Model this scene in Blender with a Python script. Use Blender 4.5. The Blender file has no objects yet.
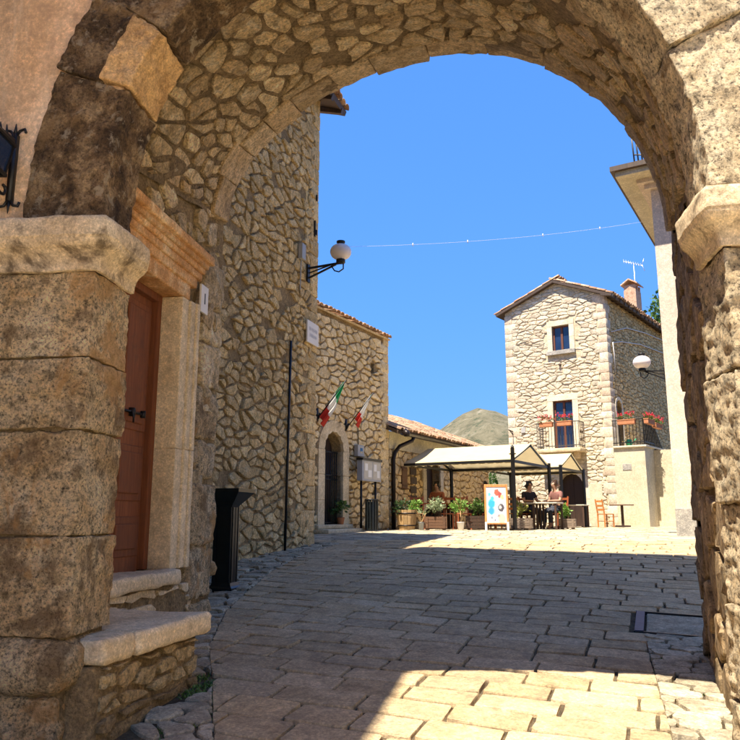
import bpy, math, random
import numpy as np
from mathutils import Vector, Matrix, noise
from mathutils.geometry import tessellate_polygon

random.seed(7)
R = math.radians
scene = bpy.context.scene
COL = scene.collection

# ------------------------------------------------------------------ camera
CAM_Z, PITCH = 1.55, R(11.2)
cam_d = bpy.data.cameras.new('camera')
cam = bpy.data.objects.new('camera', cam_d)
COL.objects.link(cam)
cam_d.sensor_width = 36.0
cam_d.lens = 36.0
cam_d.clip_start = 0.05
cam_d.clip_end = 6000
cam.location = (0, 0, CAM_Z)
cam.rotation_euler = (math.pi / 2 + PITCH, 0, 0)
scene.camera = cam

# ------------------------------------------------------------------ light
SUN_EL = R(66.5)
SUN_D = Vector((0.61, 0.79, 0)).normalized()            # horizontal travel of the light
world = bpy.data.worlds.new('World')
scene.world = world
world.use_nodes = True
wn = world.node_tree
bg = wn.nodes['Background']
sky = wn.nodes.new('ShaderNodeTexSky')
sky.sky_type = 'NISHITA'
sky.sun_disc = False
sky.sun_elevation = SUN_EL
sky.sun_rotation = math.atan2(-SUN_D.x, -SUN_D.y)
sky.altitude = 2600
sky.air_density = 0.75
sky.dust_density = 0.0
sky.ozone_density = 6.0
hs = wn.nodes.new('ShaderNodeHueSaturation')
hs.inputs['Saturation'].default_value = 1.14
hs.inputs['Value'].default_value = 1.0
wn.links.new(sky.outputs[0], hs.inputs['Color'])
bw = wn.nodes.new('ShaderNodeRGBToBW')                  # soft shoulder on the sky's brightness, the same in every direction
wn.links.new(hs.outputs[0], bw.inputs[0])
m1 = wn.nodes.new('ShaderNodeMath'); m1.operation = 'MULTIPLY_ADD'
m1.inputs[1].default_value, m1.inputs[2].default_value = 2.2, 1.0
wn.links.new(bw.outputs[0], m1.inputs[0])
m2 = wn.nodes.new('ShaderNodeMath'); m2.operation = 'DIVIDE'
m2.inputs[0].default_value = 2.7
wn.links.new(m1.outputs[0], m2.inputs[1])
vm = wn.nodes.new('ShaderNodeVectorMath'); vm.operation = 'SCALE'
wn.links.new(hs.outputs[0], vm.inputs[0])
wn.links.new(m2.outputs[0], vm.inputs['Scale'])
wn.links.new(vm.outputs[0], bg.inputs[0])
bg.inputs[1].default_value = 0.096

sun_l = bpy.data.lights.new('sun', 'SUN')
sun_l.energy = 2.6
sun_l.angle = R(0.53)
sun_l.color = (1.0, 0.91, 0.77)
sun_o = bpy.data.objects.new('sun', sun_l)
COL.objects.link(sun_o)
ldir = Vector((SUN_D.x * math.cos(SUN_EL), SUN_D.y * math.cos(SUN_EL), -math.sin(SUN_EL)))
sun_o.rotation_euler = ldir.to_track_quat('-Z', 'Y').to_euler()
sun_o.location = (-10, -14, 40)

vs = scene.view_settings
scene.display_settings.display_device = 'sRGB'
vs.view_transform = 'Standard'
vs.look = 'None'
vs.exposure = 2.36
vs.gamma = 1.0
vs.use_curve_mapping = False
scene.cycles.max_bounces = 12
scene.cycles.diffuse_bounces = 10
scene.cycles.use_denoising = True

# ------------------------------------------------------------------ helpers
FPX = 740.0
ct, st = math.cos(PITCH), math.sin(PITCH)


def proj(p):
    x, y, z = p[0], p[1], p[2] - CAM_Z
    f = y * ct + z * st
    if f < 0.05:
        return None
    return (370 + FPX * x / f, 370 - FPX * (z * ct - y * st) / f)


def poly_area(p):
    s = 0
    for i in range(len(p)):
        a, b = p[i - 1], p[i]
        s += a[0] * b[1] - b[0] * a[1]
    return s / 2


def seen_area(pts3):
    q = [proj(p) for p in pts3]
    if any(a is None for a in q):
        return 0.0
    cx = sum(a[0] for a in q) / len(q)
    cy = sum(a[1] for a in q) / len(q)
    if cx < -5 or cx > 745 or cy < -5 or cy > 745:
        return 0.0
    return abs(poly_area(q))


def ease(a, b, v):
    t = min(1, max(0, (v - a) / (b - a)))
    return t


def gz(x, y):
    """height of the ground: a ramp that flattens into the square"""
    if y < 9:
        return 0.085 * y
    z = 0.765
    if y < 15:
        k = y - 9
        return z + 0.085 * k - (0.085 - 0.025) / 12 * k * k
    z += 6 * 0.055
    if y < 19:
        return z + (y - 15) * 0.025
    return z + 0.10


ORG = {}


def org(o):
    return ORG.get(o.name, Vector((0, 0, 0))) if o else Vector((0, 0, 0))


def tag(o, label=None, cat=None, group=None, kind=None):
    if label: o['label'] = label
    if cat: o['category'] = cat
    if group: o['group'] = group
    if kind: o['kind'] = kind
    return o


def thing(name, label, cat, loc=(0, 0, 0), rz=0.0, group=None):
    o = bpy.data.objects.new(name, None)
    COL.objects.link(o)
    o.empty_display_size = 0.1
    o.location = loc
    o.rotation_euler = (0, 0, rz)
    ORG[o.name] = Vector(loc)
    return tag(o, label, cat, group)


def obj(name, verts, faces, mat, parent=None, smooth=False, world=False, mi=None):
    me = bpy.data.meshes.new(name)
    if world and parent:
        g = org(parent)
        verts = [(v[0] - g.x, v[1] - g.y, v[2] - g.z) for v in verts]
    me.from_pydata([tuple(v) for v in verts], [], faces)
    mats = mat if isinstance(mat, (list, tuple)) else [mat]
    for m in mats:
        me.materials.append(m)
    if mi is not None:
        me.polygons.foreach_set('material_index', mi)
    if smooth:
        me.polygons.foreach_set('use_smooth', [True] * len(me.polygons))
    me.update()
    o = bpy.data.objects.new(name, me)
    COL.objects.link(o)
    if parent:
        o.parent = parent
        if world:
            ORG[o.name] = org(parent)
    return o


def copy_tree(o, parent=None):
    c = o.copy()
    COL.objects.link(c)
    c.parent = parent
    for ch in list(o.children):
        copy_tree(ch, c)
    return c


class MB:
    def __init__(s):
        s.v, s.f, s.m = [], [], []

    def add(s, verts, faces, m=0):
        k = len(s.v)
        s.v += [tuple(v) for v in verts]
        s.f += [tuple(i + k for i in f) for f in faces]
        s.m += [m] * len(faces)
        return s

    def box(s, c, d, rz=0.0, m=0):
        x, y, z = d[0] / 2, d[1] / 2, d[2] / 2
        ca, sa = math.cos(rz), math.sin(rz)
        vs = []
        for dx, dy, dz in ((-x, -y, -z), (x, -y, -z), (x, y, -z), (-x, y, -z), (-x, -y, z), (x, -y, z), (x, y, z), (-x, y, z)):
            vs.append((c[0] + dx * ca - dy * sa, c[1] + dx * sa + dy * ca, c[2] + dz))
        return s.add(vs, [(3, 2, 1, 0), (4, 5, 6, 7), (0, 1, 5, 4), (1, 2, 6, 5), (2, 3, 7, 6), (3, 0, 4, 7)], m)

    def bar(s, p, q, w, h, m=0):
        p, q = Vector(p), Vector(q)
        d = (q - p).normalized()
        up = Vector((0, 0, 1)) if abs(d.z) < 0.9 else Vector((1, 0, 0))
        a = d.cross(up).normalized() * (w / 2)
        b = a.cross(d).normalized() * (h / 2)
        vs = []
        for e in (p, q):
            vs += [e - a - b, e + a - b, e + a + b, e - a + b]
        return s.add(vs, [(0, 1, 2, 3), (7, 6, 5, 4), (1, 0, 4, 5), (2, 1, 5, 6), (3, 2, 6, 7), (0, 3, 7, 4)], m)

    def tube(s, path, r, seg=8, m=0, cap=True):
        path = [Vector(p) for p in path]
        n = len(path)
        rs = r if isinstance(r, (list, tuple)) else [r] * n
        vs, fs = [], []
        a = None
        for i, p in enumerate(path):
            d = (path[min(i + 1, n - 1)] - path[max(i - 1, 0)])
            if d.length < 1e-9: d = Vector((0, 0, 1))
            d.normalize()
            if a is None:
                up = Vector((0, 0, 1)) if abs(d.z) < 0.9 else Vector((1, 0, 0))
                a = d.cross(up).normalized()
            else:
                a = (a - d * a.dot(d)).normalized()
            b = d.cross(a)
            for k in range(seg):
                t = 2 * math.pi * k / seg
                vs.append(p + (a * math.cos(t) + b * math.sin(t)) * rs[i])
        for i in range(n - 1):
            for k in range(seg):
                k2 = (k + 1) % seg
                fs.append((i * seg + k, i * seg + k2, (i + 1) * seg + k2, (i + 1) * seg + k))
        if cap:
            fs.append(tuple(reversed(range(seg))))
            fs.append(tuple((n - 1) * seg + k for k in range(seg)))
        return s.add(vs, fs, m)

    def lathe(s, prof, c=(0, 0, 0), seg=16, m=0, ph=0.0):
        vs, fs = [], []
        for r, z in prof:
            for k in range(seg):
                t = 2 * math.pi * k / seg + ph
                vs.append((c[0] + r * math.cos(t), c[1] + r * math.sin(t), c[2] + z))
        for i in range(len(prof) - 1):
            for k in range(seg):
                k2 = (k + 1) % seg
                fs.append((i * seg + k, i * seg + k2, (i + 1) * seg + k2, (i + 1) * seg + k))
        fs.append(tuple(reversed(range(seg))))
        fs.append(tuple((len(prof) - 1) * seg + k for k in range(seg)))
        return s.add(vs, fs, m)

    def prism(s, poly, M, h0, h1, m=0):
        """extrude a 2-D polygon through map M(u, z, h)"""
        n = len(poly)
        vs = [M(a, b, h0) for a, b in poly] + [M(a, b, h1) for a, b in poly]
        fs = [tuple(reversed(range(n))), tuple(range(n, 2 * n))]
        for i in range(n):
            j = (i + 1) % n
            fs.append((i, j, n + j, n + i))
        return s.add(vs, fs, m)

    def build(s, name, mat, parent=None, smooth=False, world=False):
        return obj(name, s.v, s.f, mat, parent, smooth, world, s.m if isinstance(mat, (list, tuple)) else None)


def frame(O, P):
    """vertical plane through O towards P (2-D points); normal = to the right-hand side turned towards the viewer"""
    O, P = Vector((O[0], O[1])), Vector((P[0], P[1]))
    t = (P - O).normalized()
    n = Vector((t.y, -t.x))

    def M(u, z, h=0.0):
        return (O.x + t.x * u + n.x * h, O.y + t.y * u + n.y * h, z)
    M.t, M.n, M.len, M.O = t, n, (P - O).length, O
    return M


def nz(p, s, off=0.0):
    return noise.noise(Vector((p[0] * s + off, p[1] * s + off * 1.7, p[2] * s - off)))


def fbm(p, s, o=4, off=0.0):
    return noise.fractal(Vector((p[0] * s + off, p[1] * s - off, p[2] * s + off * .6)), 0.9, 2.1, o)


def block(M, a0, a1, b0, b1, h0, h1, res=(2, 2, 2), rad=0.02, amp=0.0, freq=3.0, skew=0.0, fine=0.0):
    """rounded, roughened block in the space of map M(a, b, h); returns verts, faces"""
    na, nb, nh = res
    cx = ((a0 + a1) / 2, (b0 + b1) / 2, (h0 + h1) / 2)
    hx = ((a1 - a0) / 2, (b1 - b0) / 2, (h1 - h0) / 2)
    rad = min(rad, hx[0] * .98, hx[1] * .98, hx[2] * .98)

    def axis(n, half):
        # extra loops near the edges so the rounding shows
        e = 1 - rad / half
        if n <= 1:
            return [-1, -e, e, 1]
        mid = [-e + 2 * e * i / n for i in range(n + 1)]
        return [-1, -(1 + e) / 2] + mid + [(1 + e) / 2, 1] if n > 6 else [-1] + mid + [1]
    A, B, H = axis(na, hx[0]), axis(nb, hx[1]), axis(nh, hx[2])
    idx, verts, faces = {}, [], []

    def vert(i, j, k):
        key = (i, j, k)
        if key in idx: return idx[key]
        q = (A[i] * hx[0], B[j] * hx[1], H[k] * hx[2])
        inn = [max(-(hx[d] - rad), min(hx[d] - rad, q[d])) for d in range(3)]
        dv = [q[d] - inn[d] for d in range(3)]
        L = math.sqrt(sum(e * e for e in dv))
        nd = (0, 0, 1)
        if L > 1e-9:
            nd = [e / L for e in dv]
            q = [inn[d] + nd[d] * rad for d in range(3)]
        w = Vector(M(cx[0] + q[0] + skew * q[1], cx[1] + q[1], cx[2] + q[2]))
        if amp or fine:
            d = (fbm(w, freq, 4) * amp + (fbm(w, freq * 3.6, 4, 5.0) * fine if fine else 0))
            w2 = Vector(M(cx[0] + q[0] + skew * q[1] + nd[0] * .01, cx[1] + q[1] + nd[1] * .01, cx[2] + q[2] + nd[2] * .01))
            dd = (w2 - w)
            if dd.length > 1e-9: w = w + dd.normalized() * d
        idx[key] = len(verts)
        verts.append(w)
        return idx[key]
    LA, LB, LH = len(A) - 1, len(B) - 1, len(H) - 1
    for i in range(LA):
        for j in range(LB):
            faces.append((vert(i, j, LH), vert(i + 1, j, LH), vert(i + 1, j + 1, LH), vert(i, j + 1, LH)))
            faces.append((vert(i, j + 1, 0), vert(i + 1, j + 1, 0), vert(i + 1, j, 0), vert(i, j, 0)))
    for i in range(LA):
        for k in range(LH):
            faces.append((vert(i, 0, k), vert(i + 1, 0, k), vert(i + 1, 0, k + 1), vert(i, 0, k + 1)))
            faces.append((vert(i, LB, k + 1), vert(i + 1, LB, k + 1), vert(i + 1, LB, k), vert(i, LB, k)))
    for j in range(LB):
        for k in range(LH):
            faces.append((vert(0, j, k + 1), vert(0, j + 1, k + 1), vert(0, j + 1, k), vert(0, j, k)))
            faces.append((vert(LA, j, k), vert(LA, j + 1, k), vert(LA, j + 1, k + 1), vert(LA, j, k + 1)))
    return verts, faces


def clip(poly, px, py, nx, ny):
    """keep the side of the line through (px, py) where (p - P).n <= 0"""
    out = []
    n = len(poly)
    for i in range(n):
        a, b = poly[i], poly[(i + 1) % n]
        da = (a[0] - px) * nx + (a[1] - py) * ny
        db = (b[0] - px) * nx + (b[1] - py) * ny
        if da <= 0: out.append(a)
        if (da < 0 < db) or (db < 0 < da):
            t = da / (da - db)
            out.append((a[0] + (b[0] - a[0]) * t, a[1] + (b[1] - a[1]) * t))
    return out


def inset(poly, g):
    if poly_area(poly) < 0: poly = poly[::-1]
    out = list(poly)
    n = len(poly)
    for i in range(n):
        a, b = poly[i], poly[(i + 1) % n]
        dx, dy = b[0] - a[0], b[1] - a[1]
        L = math.hypot(dx, dy)
        if L < 1e-6: continue
        nx, ny = dy / L, -dx / L
        out = clip(out, a[0] - nx * g, a[1] - ny * g, nx, ny)
        if len(out) < 3: return []
    return out


def chaikin(p, k=.28):
    o = []
    n = len(p)
    for i in range(n):
        a, b = p[i], p[(i + 1) % n]
        o.append((a[0] + (b[0] - a[0]) * k, a[1] + (b[1] - a[1]) * k))
        o.append((a[0] + (b[0] - a[0]) * (1 - k), a[1] + (b[1] - a[1]) * (1 - k)))
    return o


def centroid(p):
    return (sum(a[0] for a in p) / len(p), sum(a[1] for a in p) / len(p))


def voronoi(pts, box, reach):
    x0, x1, y0, y1 = box
    bins = {}
    for i, p in enumerate(pts):
        bins.setdefault((int(p[0] // reach), int(p[1] // reach)), []).append(i)
    cells = []
    for i, p in enumerate(pts):
        bx, by = int(p[0] // reach), int(p[1] // reach)
        nb = []
        for ix in (bx - 1, bx, bx + 1):
            for iy in (by - 1, by, by + 1):
                nb += bins.get((ix, iy), [])
        nb = sorted(((pts[j][0] - p[0]) ** 2 + (pts[j][1] - p[1]) ** 2, j) for j in nb if j != i)[:22]
        poly = [(x0, y0), (x1, y0), (x1, y1), (x0, y1)]
        for d2, j in nb:
            q = pts[j]
            poly = clip(poly, (p[0] + q[0]) / 2, (p[1] + q[1]) / 2, q[0] - p[0], q[1] - p[1])
            if len(poly) < 3: break
        cells.append(poly)
    return cells


def rubble_cells(u0, u1, z0, z1, w, h, jit=.42, rnd=None, thin=.0):
    rnd = rnd or random
    pts = []
    r = 0
    z = z0 + h * .4
    while z < z1 + h * .3:
        u = u0 + (w * .5 if r % 2 else 0) + rnd.uniform(-.2, .2) * w
        while u < u1 + w * .5:
            pts.append((u + rnd.uniform(-jit, jit) * w, z + rnd.uniform(-jit, jit) * h))
            u += w * rnd.uniform(.72, 1.32)
        z += h * rnd.uniform(.88, 1.12)
        r += 1
    if thin: pts = [p for p in pts if rnd.random() > thin]
    # scale to isotropic for the voronoi, so long stones stay long
    k = h / w
    cells = voronoi([(a * k, b) for a, b in pts], (u0 * k, u1 * k, z0, z1), h * 3.0)
    return [[(a / k, b) for a, b in c] for c in cells if len(c) >= 3]


def inside(pt, poly):
    x, y = pt
    c = False
    n = len(poly)
    for i in range(n):
        a, b = poly[i], poly[i - 1]
        if (a[1] > y) != (b[1] > y) and x < (b[0] - a[0]) * (y - a[1]) / (b[1] - a[1]) + a[0]:
            c = not c
    return c


def stone_geo(poly, M, h, gap, rnd, bury=.03, dome=.25, rough=.0, style='rubble'):
    p = inset(poly, gap)
    if len(p) < 3 or abs(poly_area(p)) < 1e-4: return None
    if style == 'sett':
        # nearly square corners, edges a little worn
        q = []
        for i in range(len(p)):
            a, b = p[i], p[(i + 1) % len(p)]
            L = math.hypot(b[0] - a[0], b[1] - a[1])
            if L < .03:
                q.append(a)
                continue
            k = min(.3, .018 / L)
            for t in (k, .5, 1 - k):
                j = 0 if t != .5 else rnd.uniform(-.006, .006)
                q.append((a[0] + (b[0] - a[0]) * t + (b[1] - a[1]) / L * j, a[1] + (b[1] - a[1]) * t - (b[0] - a[0]) / L * j))
        p = q
    elif style == 'rubble':
        # broken outline: edge mid-points pushed in and out, corners knocked off
        q = []
        for i in range(len(p)):
            a, b = p[i], p[(i + 1) % len(p)]
            L = math.hypot(b[0] - a[0], b[1] - a[1])
            if L < .02: 
                q.append(a)
                continue
            k = rnd.uniform(.1, .22)
            q.append((a[0] + (b[0] - a[0]) * k, a[1] + (b[1] - a[1]) * k))
            if L > .06:
                t, j = rnd.uniform(.4, .6), rnd.uniform(-.09, .05) * L
                q.append((a[0] + (b[0] - a[0]) * t + (b[1] - a[1]) / L * j, a[1] + (b[1] - a[1]) * t - (b[0] - a[0]) / L * j))
            if L > .05 and rnd.random() < .5:
                k = 1 - rnd.uniform(.06, .15)
                q.append((a[0] + (b[0] - a[0]) * k, a[1] + (b[1] - a[1]) * k))
        p = q
    else:
        p = chaikin(p, rnd.uniform(.2, .32))
    # drop very short edges
    q = []
    for a in p:
        if not q or math.hypot(a[0] - q[-1][0], a[1] - q[-1][1]) > .012: q.append(a)
    p = q
    if len(p) < 4: return None
    c = centroid(p)
    n = len(p)
    tx, ty = rnd.uniform(-.25, .25), rnd.uniform(-.25, .25)
    R_ = max(math.hypot(a[0] - c[0], a[1] - c[1]) for a in p)
    vs, fs = [], []

    def hh(a, k):
        t = ((a[0] - c[0]) * tx + (a[1] - c[1]) * ty) / R_
        return h * k * (1 + t) + (rnd.uniform(-1, 1) * rough if rough else 0)
    for a in p: vs.append(M(a[0], a[1], -bury))
    for a in p: vs.append(M(c[0] + (a[0] - c[0]) * .97, c[1] + (a[1] - c[1]) * (.995 if style == 'sett' else .97), hh(a, .55 if style == 'round' else .76)))
    for a in p:
        k = rnd.uniform(.66, .8) if style == 'round' else (rnd.uniform(.955, .975) if style == 'sett' else rnd.uniform(.80, .93))
        vs.append(M(c[0] + (a[0] - c[0]) * k, c[1] + (a[1] - c[1]) * k, hh(a, 1.0)))
    vs.append(M(c[0], c[1], h * (1 + dome * rnd.uniform(.2, 1))))
    for r in (0, 1):
        for i in range(n):
            j = (i + 1) % n
            fs.append((r * n + i, r * n + j, (r + 1) * n + j, (r + 1) * n + i))
    for i in range(n):
        fs.append((2 * n + i, 2 * n + (i + 1) % n, 3 * n))
    return vs, fs


def mosaic(cells, M, root, name, mat, n_ind, h=.03, gap=.012, rest='small_stones', seed=1, rough=.003, hvar=.5,
           drop=0.0, smooth=False, dome=.25, bury=.03, style='rubble'):
    rnd = random.Random(seed)
    items = []
    for c in cells:
        if drop and rnd.random() < drop: continue
        if poly_area(c) < 0: c = c[::-1]
        g = stone_geo(c, M, h * rnd.uniform(1 - hvar, 1 + hvar), gap * rnd.uniform(.7, 1.5), rnd, bury, dome, rough, style)
        if g is None: continue
        items.append((seen_area([M(a[0], a[1], 0) for a in c]), g))
    items.sort(key=lambda e: -e[0])
    cut = 0
    for ar, g in items[:n_ind]:
        if ar < 12: break
        obj(name, g[0], g[1], mat, root, smooth, True)
        cut += 1
    mb = MB()
    for ar, g in items[cut:]:
        mb.add(g[0], g[1])
    if mb.v:
        o = mb.build(rest, mat, root, smooth, True)
        o['kind'] = 'stuff'
    return len(items)


def wall_core(outline, holes, M, depth, name, mat, root, back=False):
    polys = [[Vector((a, b, 0)) for a, b in outline]] + [[Vector((a, b, 0)) for a, b in hh] for hh in holes]
    flat = [p for q in polys for p in q]
    tris = tessellate_polygon(polys)
    mb = MB()
    vs = [M(p.x, p.y, 0) for p in flat]
    fs = []
    for t in tris:
        a, b, c = (flat[i] for i in t)
        if (b.x - a.x) * (c.y - a.y) - (c.x - a.x) * (b.y - a.y) < 0: t = (t[0], t[2], t[1])
        fs.append(tuple(t))
    mb.add(vs, fs)
    for hh in holes:
        n = len(hh)
        v2 = [M(a, b, 0) for a, b in hh] + [M(a, b, -depth) for a, b in hh]
        mb.add(v2, [(i, (i + 1) % n, n + (i + 1) % n, n + i) for i in range(n)])
    return mb.build(name, mat, root, False, True)


def rect(x0, x1, z0, z1):
    return [(x0, z0), (x1, z0), (x1, z1), (x0, z1)]


def arch_poly(x0, x1, z0, zs, rise, n=12):
    c, r = (x0 + x1) / 2, (x1 - x0) / 2
    return [(x0, z0), (x1, z0)] + [(c + r * math.cos(math.pi * i / n), zs + rise * math.sin(math.pi * i / n)) for i in range(n + 1)]

# ------------------------------------------------------------------ materials
def _nodes(name):
    m = bpy.data.materials.new(name)
    m.use_nodes = True
    nt = m.node_tree
    return m, nt, nt.nodes['Principled BSDF']


def rgba(c, a=1.0):
    return (c[0], c[1], c[2], a)


def mnode(nt, op, a, b=None, clamp=False):
    n = nt.nodes.new('ShaderNodeMath')
    n.operation = op
    n.use_clamp = clamp
    for i, v in enumerate((a, b)):
        if v is None: continue
        if isinstance(v, (int, float)): n.inputs[i].default_value = v
        else: nt.links.new(v, n.inputs[i])
    return n.outputs[0]


def noise_n(nt, vec, scale, detail=4, rough=.6, dist=0.0):
    n = nt.nodes.new('ShaderNodeTexNoise')
    n.inputs['Scale'].default_value = scale
    n.inputs['Detail'].default_value = detail
    n.inputs['Roughness'].default_value = rough
    n.inputs['Distortion'].default_value = dist
    nt.links.new(vec, n.inputs['Vector'])
    return n.outputs['Fac']


def ramp(nt, fac, stops):
    n = nt.nodes.new('ShaderNodeValToRGB')
    e = n.color_ramp.elements
    e[0].position, e[0].color = stops[0][0], rgba(stops[0][1])
    e[1].position, e[1].color = stops[-1][0], rgba(stops[-1][1])
    for p, c in stops[1:-1]:
        k = e.new(p)
        k.color = rgba(c)
    nt.links.new(fac, n.inputs[0])
    return n.outputs[0]


def mix(nt, fac, a, b, mode='MIX'):
    n = nt.nodes.new('ShaderNodeMix')
    n.data_type = 'RGBA'
    n.blend_type = mode
    n.clamp_factor = True
    if isinstance(fac, (int, float)): n.inputs[0].default_value = fac
    else: nt.links.new(fac, n.inputs[0])
    for i, v in ((6, a), (7, b)):
        if isinstance(v, tuple): n.inputs[i].default_value = rgba(v)
        else: nt.links.new(v, n.inputs[i])
    return n.outputs[2]


def piece_random(nt):
    oi = nt.nodes.new('ShaderNodeObjectInfo')
    ge = nt.nodes.new('ShaderNodeNewGeometry')
    s = mnode(nt, 'ADD', oi.outputs['Random'], ge.outputs['Random Per Island'])
    return mnode(nt, 'FRACT', s), ge.outputs['Position']


def stone_mat(name, stops, scale=5.0, rnd=.3, tint=None, fine=55.0, bump=.35, pits=.5, stain=None, stain2=None, rough=.92, bdist=.02, streak=None):
    """mineral surface: broad mottling, a shade of its own for each piece, pits and grain, optional stains with their own shapes"""
    m, nt, bs = _nodes(name)
    r, pos = piece_random(nt)
    big = noise_n(nt, pos, scale, 8, .68, .3)
    stops = [(.5 + (p - .5) * .62, c) for p, c in stops]
    col = ramp(nt, big, stops)
    if tint:
        f = mnode(nt, 'MULTIPLY', mnode(nt, 'FRACT', mnode(nt, 'MULTIPLY', r, 7.31)), tint[1])
        col = mix(nt, f, col, tint[0])
    val = mnode(nt, 'ADD', mnode(nt, 'MULTIPLY', r, 2 * rnd), 1 - rnd)
    comb = nt.nodes.new('ShaderNodeCombineColor')
    for i in range(3): nt.links.new(val, comb.inputs[i])
    col = mix(nt, 1.0, col, comb.outputs[0], 'MULTIPLY')
    fn = noise_n(nt, pos, fine, 6, .78)
    f2 = noise_n(nt, pos, fine * .3, 7, .72)
    col = mix(nt, 1.0, col, ramp(nt, f2, [(.36, (1 - pits * .75,) * 3), (.48, (.97,) * 3), (.64, (1.22, 1.2, 1.16))]), 'MULTIPLY')
    col = mix(nt, 1.0, col, ramp(nt, fn, [(.38, (1 - pits, 1 - pits, 1 - pits)), (.47, (.92, .92, .92)), (.54, (1.06, 1.06, 1.05)), (.63, (1.4, 1.38, 1.32))]), 'MULTIPLY')
    for s in (stain, stain2):
        if s:
            c, sc, lo, hi, amt = s
            sn = noise_n(nt, pos, sc, 7, .68, .4)
            f = mnode(nt, 'MULTIPLY', ramp_f(nt, sn, lo, hi), amt)
            col = mix(nt, f, col, c)
    if streak:      # rain streaks: long in the vertical
        mp = nt.nodes.new('ShaderNodeMapping')
        mp.inputs['Scale'].default_value = (1, 1, .10)
        nt.links.new(pos, mp.inputs['Vector'])
        for c, sc, lo, hi, amt in streak:
            col = mix(nt, mnode(nt, 'MULTIPLY', ramp_f(nt, noise_n(nt, mp.outputs[0], sc, 7, .7, .6), lo, hi), amt), col, c)
    nt.links.new(col, bs.inputs['Base Color'])
    bs.inputs['Roughness'].default_value = rough
    bs.inputs['Specular IOR Level'].default_value = .25
    mid = noise_n(nt, pos, fine * .25, 8, .74)
    hsum = mnode(nt, 'ADD', mnode(nt, 'MULTIPLY', mid, 2.2), mnode(nt, 'MULTIPLY', fn, 1.1))
    bn = nt.nodes.new('ShaderNodeBump')
    bn.inputs['Strength'].default_value = bump
    bn.inputs['Distance'].default_value = bdist
    nt.links.new(hsum, bn.inputs['Height'])
    nt.links.new(bn.outputs[0], bs.inputs['Normal'])
    return m


def ramp_f(nt, fac, lo, hi):
    n = nt.nodes.new('ShaderNodeMapRange')
    n.inputs['From Min'].default_value = lo
    n.inputs['From Max'].default_value = hi
    n.clamp = True
    nt.links.new(fac, n.inputs['Value'])
    return n.outputs[0]


def plain_mat(name, c, rough=.6, var=.15, scale=12.0, metal=0.0, spec=.4, bump=0.0, rnd=0.0, c2=None, dirt=None):
    m, nt, bs = _nodes(name)
    r, pos = piece_random(nt)
    f = noise_n(nt, pos, scale, 5, .6)
    a = tuple(k * (1 - var) for k in c)
    b = c2 or tuple(min(1, k * (1 + var)) for k in c)
    col = ramp(nt, f, [(.3, a), (.7, b)])
    if rnd:
        val = mnode(nt, 'ADD', mnode(nt, 'MULTIPLY', r, 2 * rnd), 1 - rnd)
        comb = nt.nodes.new('ShaderNodeCombineColor')
        for i in range(3): nt.links.new(val, comb.inputs[i])
        col = mix(nt, 1.0, col, comb.outputs[0], 'MULTIPLY')
    if dirt:
        c3, sc, lo, hi, amt = dirt
        col = mix(nt, mnode(nt, 'MULTIPLY', ramp_f(nt, noise_n(nt, pos, sc, 7, .7, .5), lo, hi), amt), col, c3)
    nt.links.new(col, bs.inputs['Base Color'])
    bs.inputs['Roughness'].default_value = rough
    bs.inputs['Metallic'].default_value = metal
    bs.inputs['Specular IOR Level'].default_value = spec
    if bump:
        bn = nt.nodes.new('ShaderNodeBump')
        bn.inputs['Strength'].default_value = bump
        bn.inputs['Distance'].default_value = .01
        nt.links.new(noise_n(nt, pos, scale * 6, 5, .7), bn.inputs['Height'])
        nt.links.new(bn.outputs[0], bs.inputs['Normal'])
    return m


def wood_mat(name, c, c2, rough=.6, along=(1, 1, .08), scale=30.0, wear=None):
    m, nt, bs = _nodes(name)
    tc = nt.nodes.new('ShaderNodeTexCoord')
    mp = nt.nodes.new('ShaderNodeMapping')
    mp.inputs['Scale'].default_value = along
    nt.links.new(tc.outputs['Object'], mp.inputs['Vector'])
    r, pos = piece_random(nt)
    f = noise_n(nt, mp.outputs[0], scale, 6, .65, .8)
    col = ramp(nt, f, [(.32, c), (.68, c2)])
    val = mnode(nt, 'ADD', mnode(nt, 'MULTIPLY', r, .4), .8)
    comb = nt.nodes.new('ShaderNodeCombineColor')
    for i in range(3): nt.links.new(val, comb.inputs[i])
    col = mix(nt, 1.0, col, comb.outputs[0], 'MULTIPLY')
    if wear:
        col = mix(nt, mnode(nt, 'MULTIPLY', ramp_f(nt, noise_n(nt, pos, wear[1], 8, .75), wear[2], wear[3]), wear[4]), col, wear[0])
    nt.links.new(col, bs.inputs['Base Color'])
    bs.inputs['Roughness'].default_value = rough
    bn = nt.nodes.new('ShaderNodeBump')
    bn.inputs['Strength'].default_value = .25
    bn.inputs['Distance'].default_value = .005
    nt.links.new(f, bn.inputs['Height'])
    nt.links.new(bn.outputs[0], bs.inputs['Normal'])
    return m


def leaf_mat(name, c, c2, trans=.25):
    m, nt, bs = _nodes(name)
    r, pos = piece_random(nt)
    col = ramp(nt, r, [(0, c), (1, c2)])
    nt.links.new(col, bs.inputs['Base Color'])
    bs.inputs['Roughness'].default_value = .55
    tr = nt.nodes.new('ShaderNodeBsdfTranslucent')
    nt.links.new(col, tr.inputs[0])
    ms = nt.nodes.new('ShaderNodeMixShader')
    ms.inputs[0].default_value = trans
    nt.links.new(bs.outputs[0], ms.inputs[1])
    nt.links.new(tr.outputs[0], ms.inputs[2])
    nt.links.new(ms.outputs[0], nt.nodes['Material Output'].inputs[0])
    return m


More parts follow.
